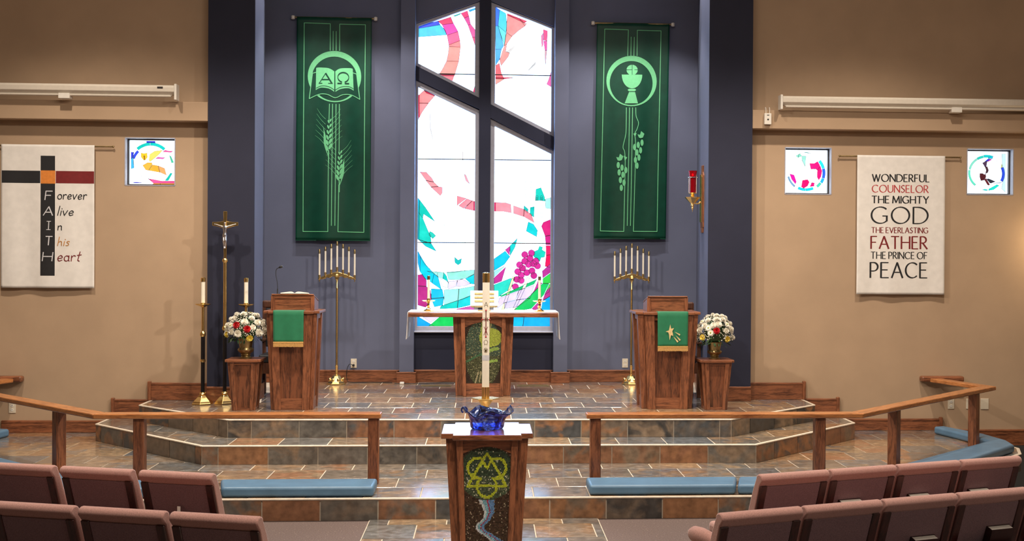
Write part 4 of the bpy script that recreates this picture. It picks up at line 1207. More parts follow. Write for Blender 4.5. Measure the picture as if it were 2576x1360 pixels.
# missal on its brass stand
ms = thing('book_stand', 'brass book stand in the middle of the altar, behind the tall candle', 'stand', (-0.015, 13.55, AZ + 0.974))
MB().box(-0.075, 0.075, -0.05, 0.05, 0, 0.012).build('base', M['brass'], ms, bevel=0.004)
MB().tube([(0, 0, 0.012), (0, 0, 0.05)], 0.014, 10).build('stem', M['brass'], ms, smooth=True)
def tilt(x, y, z, a=radians(58)):
    return (x, y * cos(a) - z * sin(a) * 0 + 0, 0)
def tilted(mb, a=58, oy=-0.02, oz=0.045):
    c, s = cos(radians(a)), sin(radians(a))
    return mb.xf(lambda x, y, z: (x, oy + y * c + z * s * 1.0, oz + y * s - z * c))
tilted(MB().box(-0.155, 0.155, 0, 0.012, -0.006, 0.0).box(-0.15, 0.15, 0.0, 0.21, 0.0, 0.006)).build('rest', M['oldbrass'], ms)
for hy in (0.055, 0.105, 0.155):
    tilted(MB().box(-0.115, 0.115, hy, hy + 0.022, -0.036, -0.031)).build('bar', M['oldbrass'], ms)
bk = tilted(MB().box(-0.165, -0.003, 0.012, 0.215, -0.026, -0.002).box(0.003, 0.165, 0.012, 0.215, -0.026, -0.002)).build('open_book', M['paper'], None, bevel=0.004, loc=(-0.015, 13.55, AZ + 0.974))
tag(bk, 'open white-paged book propped on the brass stand on the altar', 'book')

# ------------------------------------------------------------------ lecterns
def parament(cx, yslab, ztop, half, drop, label, loc, rootname='parament'):
    o = MB()
    n = 14
    def hang(u, v):   # v: 0 at slab edge going down
        return (u, -0.006 - 0.004 * sin(u * 34) * min(1, v * 4), -v)
    vs = []
    rows = [(0.12, 'top'), (0.0, 'top')] + [(0.012 + drop * i / 10, 'front') for i in range(11)]
    for k, (d, w) in enumerate(rows):
        for i in range(n + 1):
            u = -half + 2 * half * i / n
            if w == 'top': vs.append((u, d, 0.003))
            else:
                x, y, z = hang(u, d)
                vs.append((x * (1 - 0.02 * d / drop), y - 0.002, z))
    fs = [(r * (n + 1) + i, r * (n + 1) + i + 1, (r + 1) * (n + 1) + i + 1, (r + 1) * (n + 1) + i) for r in range(len(rows) - 1) for i in range(n)]
    o.add(vs, fs)
    c = o.build(rootname, M['parament'], None, smooth=True, loc=loc)
    md = c.modifiers.new('thickness', 'SOLIDIFY'); md.thickness = 0.003; md.offset = 1
    tag(c, label, 'cloth', 'green lectern cloths')
    f = MB(); k = 0
    x = -half * 0.98
    while x < half * 0.97:
        j = random.uniform(-0.001, 0.001)
        f.box(x, x + 0.0042, -0.018 + j, -0.010 + j, -drop - 0.055 + random.uniform(-.003, .003), -drop - 0.008); x += 0.0048
    f.box(-half * 0.985, half * 0.985, -0.0195, -0.005, -drop - 0.016, -drop - 0.002)
    fo = f.build('fringe', M['fringe'], c); fo['kind'] = 'stuff'; fo['label'] = 'gold fringe'
    return c

def desk(root, half, depth, h, y0, z0):
    """the slanted reading desk on top, open at the back"""
    zs = h; zb = h * 0.55
    side = [(y0, z0), (y0 + depth, z0), (y0 + depth, z0 + zb), (y0, z0 + zs)]
    for sx in (-1, 1):
        MB().prism(side, sx * half - 0.012, sx * half + 0.012, 'x').build('desk_side', M['oak_x'], root, bevel=0.003)
    MB().box(-half, half, y0 + 0.004, y0 + 0.020, z0, z0 + zs).build('desk_front', M['oak_x'], root)
    for sx in (-1, 1):
        MB().box(sx * half - 0.02, sx * half + 0.02, y0 - 0.006, y0 + 0.02, z0, z0 + zs).build('desk_stile', M['oak_z'], root, bevel=0.003)
    MB().box(-half + .02, half - .02, y0 - 0.003, y0 + 0.012, z0 + zs - 0.03, z0 + zs).build('desk_rail', M['oak_x'], root)
    a = atan2(zb - zs, depth)
    MB().prism([(y0 - 0.012, z0 + zs + 0.003), (y0 + depth, z0 + zb + 0.003), (y0 + depth, z0 + zb + 0.018), (y0 - 0.012, z0 + zs + 0.018)], -half - 0.014, half + 0.014, 'x').build('desk_top', M['oak_x'], root, bevel=0.003)

HL = 1.005
lec = thing('lectern', 'narrow tapered oak lectern with a plain green cloth and open book', 'lectern', (-2.012, 12.29, AZ), 0, 'tapered oak lecterns')
tapered_body(lec, 0.262, 0.262, HL, 0.83, e=0.045, stile=0.09, toprail=0.06, botrail=0.12)
slab(lec, 0.288, 0.288, 0.055, HL, HL + 0.030)
desk(lec, 0.205, 0.34, 0.155, -0.155, HL + 0.030)
parament(0, 0, 0, 0.156, 0.315, 'plain green lectern cloth with gold fringe, below the open book', (-2.012 - 0.02, 12.29 - 0.288, AZ + HL + 0.030))
amb = thing('lectern', 'broad tapered oak ambo with star-embroidered green cloth', 'lectern', (1.938, 12.36, AZ), 0, 'tapered oak lecterns')
tapered_body(amb, 0.325, 0.325, HL, 0.83, e=0.070, stile=0.105, toprail=0.06, botrail=0.12)
slab(amb, 0.348, 0.348, 0.078, HL, HL + 0.030)
desk(amb, 0.20, 0.36, 0.150, -0.215, HL + 0.030)
pc = parament(0, 0, 0, 0.163, 0.355, 'green lectern cloth with a cream star and rays', (1.938 + 0.036, 12.36 - 0.348, AZ + HL + 0.030))
pfn = lambda u, v, off: (u, -0.016 - off - 0.004 * sin(u * 34) * 0.6, v)
Q = lambda x, y: ((x - 546) * 0.0015, -(y - 575) * 0.0015)
decal('star', [[Q(*p) for p in ((527, 660), (533, 690), (553, 686), (541, 708), (549, 742), (533, 735), (523, 772), (519, 735), (513, 716), (495, 711), (517, 702))]], M['gold'], pc, pfn, 0.002)
for q in (((556, 711), (598, 729), (593, 739)), ((566, 737), (601, 767), (593, 777)), ((549, 745), (586, 779), (577, 788))):
    decal('star_ray', [[Q(*p) for p in q]], M['gold'], pc, pfn, 0.002)

# open book and microphone on the narrow lectern
def slanted(mb, y0, z0, a):
    c, s = cos(a), sin(a)
    return mb.xf(lambda x, y, z: (x, y0 + y * c - z * s, z0 + y * s + z * c))
a_l = atan2(0.55 * 0.155 - 0.155, 0.34)
ob = MB()
for sx in (-1, 1):
    prof = spline([(0.0, 0.004), (0.03, 0.020), (0.08, 0.017), (0.145, 0.008)], 5)
    ob.prism([(sx * x, z) for x, z in prof] + [(sx * 0.145, 0.0), (0, 0.0)], 0.0, 0.21, 'y')
slanted(ob, -0.165, HL + 0.030 + 0.155 + 0.0215, a_l).build('open_book', M['paper'], None, loc=(-2.012 + 0.02, 12.29, AZ))
tag(bpy.data.objects['open_book.001'], 'open book lying on the slanted desk of the narrow lectern', 'book')
mic = thing('microphone', 'thin black gooseneck microphone rising from the narrow lectern', 'microphone', (-2.012, 12.29, AZ))
MB().lathe([(0.014, 0), (0.014, 0.01), (0.008, 0.03), (0.006, 0.075)], c=(-0.168, -0.09, HL + 0.030 + 0.150)).build('base', M['black'], mic, smooth=True)
neck = spline([(-0.168, -0.09, HL + 0.25), (-0.172, -0.09, HL + 0.32), (-0.186, -0.09, HL + 0.40), (-0.182, -0.09, HL + 0.455), (-0.155, -0.10, HL + 0.475)], 6)
MB().tube(neck, 0.0035, 8).build('gooseneck', M['black'], mic, smooth=True)
MB().tube([(-0.155, -0.10, HL + 0.475), (-0.142, -0.104, HL + 0.480), (-0.122, -0.108, HL + 0.487), (-0.112, -0.110, HL + 0.490)], [0.006, 0.0125, 0.0125, 0.007], 12).build('head', M['black'], mic, smooth=True)

# ------------------------------------------------------------------ flower stands and flowers
def flower_stand(x, y, label):
    t = thing('flower_stand', label, 'pedestal', (x, y, AZ), 0, 'oak flower stands')
    tapered_body(t, 0.162, 0.162, 0.505, 0.74, e=0.03, stile=0.045, toprail=0.03, botrail=0.03)
    slab(t, 0.182, 0.182, 0.026, 0.505, 0.533)
flower_stand(-2.497, 12.15, 'small tapered oak stand beside the narrow lectern')
flower_stand(2.447, 12.14, 'small tapered oak stand beside the star ambo')

def daisy_mesh():
    m = MB()
    for ring, (r, z, n) in enumerate(((0.030, 0.004, 14), (0.022, 0.009, 11))):
        for k in range(n):
            a = 2 * pi * k / n + ring * 0.2
            c, s = cos(a), sin(a); wd = 0.0052
            m.add([(0.004 * c, 0.004 * s, z), (r * .6 * c - wd * s, r * .6 * s + wd * c, z + .003), (r * c, r * s, z + .001), (r * .6 * c + wd * s, r * .6 * s - wd * c, z + .003)], [(0, 1, 2, 3)])
    return m.mesh('daisy')
def core_mesh(): return MB().sphere((0, 0, 0.010), 0.0075, 8, 4, (1, 1, .6)).mesh('daisy_core')
def bloom_mesh(name, layers):
    m = MB()
    for r, z, n, wd, up in layers:
        for k in range(n):
            a = 2 * pi * k / n + r * 90
            c, s = cos(a), sin(a)
            m.add([(0.002 * c, 0.002 * s, z - 0.006), (r * .7 * c - wd * s, r * .7 * s + wd * c, z + up * .6), (r * c - wd * .6 * s, r * s + wd * .6 * c, z + up), (r * 1.04 * c, r * 1.04 * s, z + up * .9), (r * c + wd * .6 * s, r * s - wd * .6 * c, z + up), (r * .7 * c + wd * s, r * .7 * s - wd * c, z + up * .6)],
                  [(0, 1, 2, 3), (0, 3, 4, 5)])
    return m.mesh(name)
DAISY, DCORE = daisy_mesh(), core_mesh()
ROSE = bloom_mesh('carnation', [(0.030, 0.0, 10, 0.010, 0.006), (0.026, 0.006, 9, 0.009, 0.010), (0.020, 0.012, 8, 0.008, 0.012), (0.013, 0.017, 7, 0.006, 0.013), (0.006, 0.020, 5, 0.004, 0.013)])
MUM = bloom_mesh('white_bloom', [(0.032, 0.0, 12, 0.008, 0.004), (0.027, 0.007, 11, 0.008, 0.009), (0.020, 0.013, 9, 0.007, 0.012), (0.012, 0.018, 7, 0.005, 0.013)])
YEL = bloom_mesh('yellow_bloom', [(0.030, 0.0, 9, 0.010, 0.006), (0.024, 0.007, 8, 0.009, 0.010), (0.014, 0.013, 6, 0.007, 0.012)])

def bouquet(x, y, z, rx, h, zc, reds, yellows, vase_prof, label, seed):
    rnd = random.Random(seed)
    t = thing('flower_arrangement', label, 'flowers', (x, y, z), 0, 'domed flower arrangements on the oak stands')
    MB().lathe(vase_prof, n=28, closed=False).build('vase', M['oldbrass'], t, smooth=True)
    ctr = Vector((0, 0, zc))
    def place(name, me, mat, d, k, s, core=False):
        d = Vector(d).normalized()
        p = ctr + Vector((d.x * rx * k, d.y * rx * 0.92 * k, d.z * h * k))
        o = put(name, me, mat, t, loc=p)
        o.rotation_euler = d.to_track_quat('Z', 'Y').to_euler()
        o.scale = (s, s, s)
        if core:
            c = put('daisy_core', DCORE, M['petal_core'], o)
        return o
    def dirv(ax, el):   # ax: degrees from the viewer's axis, el: elevation
        return (sin(radians(ax)) * cos(radians(el)), -cos(radians(ax)) * cos(radians(el)), sin(radians(el)))
    used = []
    for ax, el in reds: place('carnation', ROSE, M['petal_red'], dirv(ax, el), 0.98, 1.25); used.append((ax, el))
    for ax, el in yellows: place('yellow_bloom', YEL, M['petal_yellow'], dirv(ax, el), 0.98, 1.15); used.append((ax, el))
    k = 0
    while k < 40:
        ax, el = rnd.uniform(-180, 180), rnd.uniform(-14, 88)
        if abs(ax) > 110 and rnd.random() < 0.5: continue
        d = Vector(dirv(ax, el))
        if any(d.angle(Vector(dirv(*q))) < radians(18.5) for q in used): 
            if rnd.random() < 0.93: continue
        used.append((ax, el)); k += 1
        if k % 3 == 0: place('daisy', DAISY, M['petal_white'], dirv(ax, el), 1.0, 1.3, True)
        else: place('white_bloom', MUM, M['petal_white'], dirv(ax, el), 0.98, rnd.uniform(1.0, 1.3))
    fill = MB()
    for _ in range(850):
        d = Vector(dirv(rnd.uniform(-180, 180), math.degrees(math.asin(rnd.uniform(-0.2, 1)))))
        kk = rnd.uniform(0.92, 1.08)
        fill.sphere((d.x * rx * kk, d.y * rx * .92 * kk, zc + d.z * h * kk), rnd.uniform(0.0035, 0.0062), 5, 3)
    f = fill.build('small_filler_blossoms', M['petal_white'], t); f['kind'] = 'stuff'
    lv = MB()
    for _ in range(330):
        d = Vector(dirv(rnd.uniform(-180, 180), rnd.uniform(-30, 70)))
        low = d.z < 0.0
        L = rnd.uniform(0.04, 0.07) if low else rnd.uniform(0.03, 0.05)
        p = ctr + Vector((d.x * rx, d.y * rx * .92, d.z * h)) * rnd.uniform(0.72, 0.90)
        ax = (d + Vector((0, 0, -0.35 if low else 0.2)) + Vector((rnd.uniform(-.5, .5), rnd.uniform(-.5, .5), rnd.uniform(-.3, .3)))).normalized()
        sx = ax.cross(Vector((0.3, 0.2, 1))).normalized() * L * 0.20
        lv.add([p, p + ax * L * .5 + sx, p + ax * L, p + ax * L * .5 - sx], [(0, 1, 2, 3)])
    l = lv.build('foliage', M['leaf'], t); l['kind'] = 'stuff'
    MB().sphere((0, 0, zc + h * 0.18), 1.0, 14, 8, (rx * 0.60, rx * 0.56, h * 0.60)).build('stem_mass', M['leaf'], t, smooth=True)
VASE = [(0.001, 0.0), (0.062, 0.0), (0.062, 0.008), (0.050, 0.014), (0.042, 0.024), (0.052, 0.036), (0.046, 0.044), (0.052, 0.052), (0.076, 0.070), (0.084, 0.088), (0.076, 0.104), (0.062, 0.114), (0.066, 0.130), (0.074, 0.185), (0.080, 0.212), (0.084, 0.214), (0.074, 0.205), (0.066, 0.19)]
bouquet(-2.497, 12.15, AZ + 0.535, 0.200, 0.195, 0.272, [(-20, 24), (14, 12)], [(22, -16), (-60, -6)], VASE, 'domed bouquet of white, two red and yellow blooms by the narrow lectern', 3)
V2 = [(r * 0.95, zz * 0.84) for r, zz in VASE]
bouquet(2.447, 12.14, AZ + 0.535, 0.190, 0.215, 0.248, [(-4, 16)], [(-52, -4), (34, -8)], V2, 'domed bouquet of white daisies with one red bloom beside the star ambo', 8)

# ------------------------------------------------------------------ seven-branched candelabra
ORD = ['outermost left', 'second from left', 'third from left', 'middle', 'third from right', 'second from right', 'outermost right']
def candelabrum(x, y, side, label):
    t = thing('candelabrum', label, 'candelabrum', (x, y, AZ), 0, 'seven-branched brass candelabra')
    MB().lathe([(0.128, 0), (0.128, 0.014), (0.112, 0.018), (0.106, 0.034), (0.072, 0.075), (0.052, 0.105), (0.032, 0.115), (0.018, 0.125)], n=8, rot=pi / 8).build('base', M['brass'], t, bevel=0.002)
    for k in range(8):
        a = k * pi / 4 + pi / 8
        MB().sphere((0.088 * cos(a), 0.088 * sin(a), 0.055), 0.019, 8, 5, (1, 1, 1.5)).build('base_boss', M['brass'], t, smooth=True)
    MB().lathe([(0.0165, 0.09), (0.0165, 0.22), (0.020, 0.225), (0.020, 0.235), (0.0145, 0.24), (0.0145, 0.30)], n=16).build('lower_pole', M['brass'], t, smooth=True)
    MB().lathe([(0.0135, 0.30), (0.0135, 1.20), (0.016, 1.205), (0.016, 1.215), (0.013, 1.22), (0.013, 1.40)], n=16).build('pole', M['brass'], t, smooth=True)
    MB().lathe([(0.014, 1.31), (0.026, 1.325), (0.030, 1.35), (0.026, 1.375), (0.016, 1.39)], n=6).build('knop', M['brass'], t)
    for s in (-1, 1):
        pts = []
        for i in range(13):
            u = i / 12 * 0.232
            top = 1.415 - 0.016 * (u / .0733) - 0.030 * (u / .22) ** 2 + 0.005 * abs(sin(u / .0733 * pi))
            pts.append((s * u, top))
        low = [(px, pz - (0.060 - 0.034 * abs(px) / 0.22) - 0.007 * sin(abs(px) * 80)) for px, pz in pts][::-1]
        MB().prism(pts + low if s > 0 else (pts + low)[::-1], -0.011, 0.011, 'y').build('arm', M['brass'], t, bevel=0.004, seg=2)
    for k in range(7):
        u = (k - 3) * 0.0733
        zz = 1.412 - 0.0335 * abs(k - 3)
        MB().lathe([(0.006, -0.02), (0.006, 0.008), (0.020, 0.012), (0.021, 0.018), (0.0148, 0.020), (0.0148, 0.066), (0.0125, 0.066)], c=(u, 0, zz), n=14).build('socket', M['brass'], t, smooth=True)
        candle(x + u, y, AZ + zz + 0.045, 0.345, 0.0118, '%s white candle on the %s' % (ORD[k], side), 'candles of the candelabra', 0.055)
candelabrum(-1.873, 14.62, 'candelabrum beside the narrow lectern', 'tall seven-branched brass candelabrum under the book banner, beside the narrow lectern')
candelabrum(1.866, 14.60, 'candelabrum beside the star ambo', 'tall seven-branched brass candelabrum under the chalice banner, beside the star ambo')

# ------------------------------------------------------------------ processional torches and cross
def pole_base(t, r, h):
    MB().lathe([(r, 0), (r, 0.012), (r * 0.93, 0.020), (r * 0.86, 0.034), (r * 0.46, h * 0.80), (r * 0.34, h)], n=6, rot=pi / 6).build('base', M['brass'], t, bevel=0.003)
    MB().lathe([(0.026, h), (0.036, h + 0.012), (0.026, h + 0.026), (0.022, h + 0.030)], n=18).build('base_collar', M['brass'], t, smooth=True)
    for k in range(6):
        a = k * pi / 3 + pi / 6
        MB().sphere((0.030 * cos(a), 0.030 * sin(a), h + 0.022), 0.007, 6, 4).build('bead', M['brass'], t, smooth=True)

def torch(x, y, label, clabel):
    t = thing('torch_stand', label, 'candlestick', (x, y, AZ), 0, 'processional torch stands')
    pole_base(t, 0.118, 0.10)
    MB().lathe([(0.021, 0.12), (0.021, 0.46)], n=18).build('lower_shaft', M['blackmetal'], t, smooth=True)
    MB().lathe([(0.026, 0.455), (0.028, 0.470), (0.026, 0.485)], n=18).build('ring', M['brass'], t, smooth=True)
    MB().lathe([(0.022, 0.48), (0.022, 0.735)], n=18).build('middle_shaft', M['blackmetal'], t, smooth=True)
    MB().lathe([(0.024, 0.73), (0.031, 0.745), (0.030, 0.765), (0.024, 0.780), (0.016, 0.790)], n=18).build('knop', M['brass'], t, smooth=True)
    MB().lathe([(0.0155, 0.785), (0.0145, 1.055)], n=16).build('upper_shaft', M['brass'], t, smooth=True)
    MB().lathe([(0.015, 1.045), (0.030, 1.056), (0.070, 1.070), (0.082, 1.079), (0.083, 1.083), (0.066, 1.078), (0.026, 1.074), (0.026, 1.095), (0.021, 1.095)], n=28).build('drip_plate', M['brass'], t, smooth=True)
    candle(x, y, AZ + 1.075, 0.292, 0.0222, clabel, 'candles on the torch stands', 0.045)
torch(-3.043, 12.585, 'brass and black torch stand standing against the navy pillar edge', 'tall white candle on the torch stand at the tan wall edge')
torch(-2.580, 12.56, 'brass torch stand rising behind the flower arrangement by the narrow lectern', 'tall white candle rising behind the two-rose bouquet')

cr = thing('processional_cross', 'tall brass processional cross with a silver figure before the navy pillar', 'cross', (-2.822, 12.64, AZ))
pole_base(cr, 0.112, 0.10)
MB().lathe([(0.020, 0.12), (0.020, 0.80)], n=18).build('lower_shaft', M['blackmetal'], cr, smooth=True)
MB().lathe([(0.022, 0.795), (0.030, 0.81), (0.028, 0.83), (0.018, 0.845)], n=18).build('knop', M['brass'], cr, smooth=True)
MB().lathe([(0.0185, 0.84), (0.0185, 1.535)], n=18).build('shaft', M['brass'], cr, smooth=True)
MB().lathe([(0.020, 1.53), (0.031, 1.545), (0.031, 1.56), (0.020, 1.575)], n=18).build('ring', M['brass'], cr, smooth=True)
MB().prism([(-0.012, 1.57), (0.012, 1.57), (0.014, 1.62), (0.014, 1.90), (0.10, 1.925), (0.138, 1.93), (0.138, 1.968), (0.10, 1.968), (0.016, 1.975), (0.020, 2.06), (0.020, 2.085), (-0.020, 2.085), (-0.020, 2.06), (-0.016, 1.975), (-0.10, 1.968), (-0.138, 1.968), (-0.138, 1.93), (-0.10, 1.925), (-0.014, 1.90), (-0.014, 1.62)], -0.010, 0.010, 'y').build('cross', M['brass'], cr, bevel=0.003)
rays = MB()
for a in range(0, 360, 15):
    if a % 90 == 0: continue
    L = 0.085 if a % 45 == 0 else 0.066
    c, s = cos(radians(a)), sin(radians(a))
    rays.prism([(0.02 * c - 0.004 * s, 1.948 + 0.02 * s + 0.004 * c), (0.02 * c + 0.004 * s, 1.948 + 0.02 * s - 0.004 * c), (L * c, 1.948 + L * s)], -0.004, 0.004, 'y')
rays.build('ray_burst', M['brass'], cr)
# the small figure on the cross: one continuous body
fm = bpy.data.meshes.new('figure')
J = [((0, 0, 0.155), .016), ((0, -.002, .195), .017), ((0, -.004, .232), .020), ((0, -.004, .252), .012), ((0, -.010, .268), .009), ((.004, -.014, .292), .0155),
     ((.026, 0, .243), .010), ((.062, 0, .256), .0075), ((.098, 0, .268), .006), ((.118, 0, .272), .005), ((-.026, 0, .243), .010), ((-.062, 0, .256), .0075), ((-.098, 0, .268), .006), ((-.118, 0, .272), .005),
     ((.011, -.004, .145), .0125), ((.015, -.018, .088), .0105), ((.006, -.004, .030), .0075), ((.004, -.014, .004), .006), ((-.011, -.004, .145), .0125), ((-.010, -.020, .085), .0105), ((-.006, -.006, .030), .0075), ((-.004, -.016, .004), .006)]
ED = [(0, 1), (1, 2), (2, 3), (3, 4), (4, 5), (2, 6), (6, 7), (7, 8), (8, 9), (2, 10), (10, 11), (11, 12), (12, 13), (0, 14), (14, 15), (15, 16), (16, 17), (0, 18), (18, 19), (19, 20), (20, 21)]
fm.from_pydata([j[0] for j in J], ED, [])
fo = put('figure', fm, M['silver'], cr, loc=(0, -0.024, 1.675))
sk = fo.modifiers.new('skin', 'SKIN')
for i, d in enumerate(fm.skin_vertices[0].data):
    d.radius = (J[i][1], J[i][1] * .9); d.use_root = (i == 0)
sk.use_smooth_shade = True
ss = fo.modifiers.new('subsurf', 'SUBSURF'); ss.levels = 2; ss.render_levels = 2
MB().lathe([(0.020, 0.128), (0.024, 0.145), (0.021, 0.165)], c=(0, -0.027, 1.675), n=10).build('loincloth', M['silver'], cr, smooth=True)

# ------------------------------------------------------------------ the tall candle standing behind the font
PX, PY_ = 0.004, 9.80
st = thing('candle_stand', 'brass stand of the tall decorated candle, hidden behind the font', 'stand', (PX, PY_, R))
MB().lathe([(0.16, 0), (0.16, 0.014), (0.12, 0.03), (0.03, 0.07), (0.022, 0.09)], n=8).build('base', M['brass'], st)
MB().lathe([(0.018, 0.08), (0.018, 0.66), (0.026, 0.672), (0.036, 0.690), (0.062, 0.728), (0.064, 0.735), (0.03, 0.738)], n=24).build('pole', M['brass'], st, smooth=True)
MB().lathe([(0.03, 0.734), (0.118, 0.742), (0.122, 0.747), (0.118, 0.751), (0.03, 0.748)], n=6, rot=0.0).build('drip_plate', M['brass'], st)
MB().lathe([(0.0325, 0.746), (0.0325, 0.845), (0.0305, 0.845)], n=24).build('socket', M['brass'], st, smooth=True)
pz0 = R + 0.752
pcn = MB().lathe([(0.0305, 0), (0.0305, 1.02)], n=32).build('decorated_candle', M['wax'], None, smooth=True, loc=(PX, PY_, pz0))
tag(pcn, 'tall thick white candle with red cross and letters behind the font', 'candle')
MB().lathe([(0.0320, 0.985), (0.0320, 1.062), (0.028, 1.066), (0.008, 1.07)], n=28).build('brass_cap', M['brass'], pcn, smooth=True)
MB().lathe([(0.0312, 0.32), (0.0312, 0.365)], n=28, closed=False).build('grey_band', M['appgrey'], pcn, smooth=True)
cfn = lambda u, v, off: ((0.0306 + off) * sin(u / 0.0306), -(0.0306 + off) * cos(u / 0.0306), v)
def zc(y): return 1.998 - (y - 685) * 0.003392 - pz0
def cdec(name, polys, mat): decal(name, polys, mat, pcn, cfn, 0.0006, 0.0008, grid=0.006)
cdec('letter', text_polys('A', -0.016, zc(771), 0.032, 0.040, 0.0016), M['oldbrass'])
cdec('letter', text_polys('\u03a9', -0.017, zc(866), 0.034, 0.040, 0.0016), M['oldbrass'])
cdec('painted_cross', taper_quads([(0, zc(780)), (0, zc(846))], 0.0035, 0.0035) + [ellipse(0, zc(780), .007, .008), ellipse(0, zc(846), .007, .008)] + taper_quads([(-0.044, zc(803)), (0.044, zc(803))], 0.003, 0.003), M['appred'])
cdec('painted_numbers', text_polys('OHIE', -0.026, zc(807), 0.05, 0.030, 0.0012), M['oldbrass'])
cdec('painted_chi', ribbon_quads(spline([(-0.017, zc(821)), (-0.003, zc(830)), (-0.018, zc(842))], 5), 0.0022) + ribbon_quads(spline([(0.017, zc(821)), (0.003, zc(830)), (0.018, zc(842))], 5), 0.0022), M['appred'])
cdec('painted_medal', taper_quads(arc(0, zc(880), 0.017, 0.019, 0, 360, 20), 0.0012, 0.0012) + [[(-0.008, zc(884)), (0.008, zc(884)), (0.010, zc(877)), (-0.004, zc(878)), (-0.009, zc(874))]], M['oldbrass'])
for u, y in ((0, 780), (0, 846), (-0.036, 803), (0.036, 803)):
    p = cfn(u, zc(y), 0.002)
    MB().sphere(p, 0.0075, 8, 5).build('stud', M['appred2'], pcn, smooth=True)

# ------------------------------------------------------------------ banners
def cloth_sheet(name, w, h, fn, mat, label, cat, loc, nu=48, nv=60, group=None):
    m = MB()
    vs = [fn(w * i / nu, -h * j / nv, 0) for j in range(nv + 1) for i in range(nu + 1)]
    fs = [(j * (nu + 1) + i, (j + 1) * (nu + 1) + i, (j + 1) * (nu + 1) + i + 1, j * (nu + 1) + i + 1) for j in range(nv) for i in range(nu)]
    m.add(vs, fs)
    o = m.build(name, mat, None, smooth=True, loc=loc)
    sd = o.modifiers.new('thickness', 'SOLIDIFY'); sd.thickness = 0.003; sd.offset = -1
    return tag(o, label, cat, group)

def green_banner(x0, zt, w, h, shear, seed, label, rod_x0, rod_x1):
    rnd = random.Random(seed)
    ph = [rnd.uniform(0, 6) for _ in range(4)]
    def fn(u, v, off):
        k = min(1.0, -v / h * 1.6 + 0.15)
        y = -0.014 * k * (sin(u * 9 + ph[0] + v * 0.5) + 0.6 * sin(u * 17 + ph[1] - v * 0.8) + 0.35 * sin(v * 3.1 + u * 6 + ph[2]))
        return (u + shear * (-v / h), y - off, v)
    b = cloth_sheet('hanging_banner', w, h, fn, M['green'], label, 'banner', (x0, 14.795, zt))
    MB().box(0.0, w, -0.012, 0.006, -0.012, 0.0).xf(lambda x, y, z: (x + shear, y + fn(x, -h, 0)[1], z - h + 0.012)).build('bottom_hem', M['green'], b)
    MB().tube([(rod_x0 - x0, 0.012, -0.004), (rod_x1 - x0, 0.012, -0.004)], 0.012, 12).build('rod', M['oldbrass'], b, smooth=True)
    for xx in (rod_x0, rod_x1):
        MB().lathe([(0.014, -0.026), (0.024, -0.020), (0.024, 0.016), (0.012, 0.024)], n=12).build('rod_bracket', M['white'], b, smooth=True, loc=(xx - x0, 0.012, -0.004))
    return b, fn

S3 = 0.002413
gb1, fn1 = green_banner(-2.417, 5.190, 0.945, 2.845, -0.006, 2, 'long green banner with an open book and two wheat ears', -2.467, -1.423)
D3 = lambda x, y: ((x - 228 + 0.004 * (y - 93)) * S3, -(y - 93) * S3)
def dl(pts): return [D3(*p) for p in pts]
LW = 0.0045
lines = []
for ln in ([(403, 268), (403, 127), (267, 125), (262, 1224), (394, 1224), (396, 830)], [(452, 268), (452, 128), (587, 129), (581, 1226), (446, 1224), (449, 975)],
           [(418, 166), (418, 268)], [(434, 166), (434, 268)], [(400, 550), (398, 640)], [(416, 550), (412, 1192)], [(434, 550), (430, 1192)], [(451, 550), (450, 800)]):
    lines += ribbon_quads(dl(ln), LW)
decal('printed_lines', lines, M['palegreen'], gb1, fn1, 0.006, grid=0.05)
def crescent(cx, cy, rx, ry, ix, iy, irx, iry, D, n=48):
    out = []
    for k in range(n):
        a0, a1 = 2 * pi * k / n, 2 * pi * (k + 1) / n
        out.append([D(cx + rx * cos(a0), cy + ry * sin(a0)), D(cx + rx * cos(a1), cy + ry * sin(a1)), D(ix + irx * cos(a1), iy + iry * sin(a1)), D(ix + irx * cos(a0), iy + iry * sin(a0))])
    return out
decal('printed_ring', crescent(426, 405, 140, 135, 426, 417, 119, 117, D3), M['palegreen'], gb1, fn1, 0.005)
cover = [(330, 384), (311, 390), (294, 524), (345, 500), (388, 500), (430, 517), (468, 500), (512, 500), (559, 524), (541, 390), (522, 384)]
decal('printed_cover', [dl(cover)], M['green'], gb1, fn1, 0.0065, grid=0.05)
decal('printed_cover_outline', ribbon_quads(dl(cover[:2] + [cover[2]] + spline(cover[2:9], 4)[0:] + cover[9:]), 0.0045), M['palegreen'], gb1, fn1, 0.008, grid=0.05)
pgL = spline([(330, 362), (345, 359), (395, 362), (425, 378)], 4) + spline([(425, 486), (398, 470), (355, 465), (328, 478)], 4)
pgR = spline([(430, 378), (455, 362), (505, 359), (521, 363)], 4) + spline([(526, 478), (500, 465), (458, 470), (431, 486)], 4)
decal('printed_page', [dl(pgL), dl(pgR)], M['palegreen'], gb1, fn1, 0.0085, grid=0.05)
decal('printed_page_line', ribbon_quads(dl(spline([(330, 468), (358, 456), (398, 460), (427, 478)], 4)), 0.003) + ribbon_quads(dl(spline([(429, 478), (458, 460), (498, 456), (524, 468)], 4)), 0.003), M['green'], gb1, fn1, 0.0105)
u0, v0 = D3(347, 441); u1, _ = D3(412, 441)
decal('letter', text_polys('A', u0, v0, u1 - u0, 52 * S3, 0.010, nib=50, thin=0.35) + ribbon_quads([D3(344, 442), D3(362, 442)], .005) + ribbon_quads([D3(394, 442), D3(416, 442)], .005), M['green'], gb1, fn1, 0.0105)
u0, v0 = D3(441, 441); u1, _ = D3(502, 441)
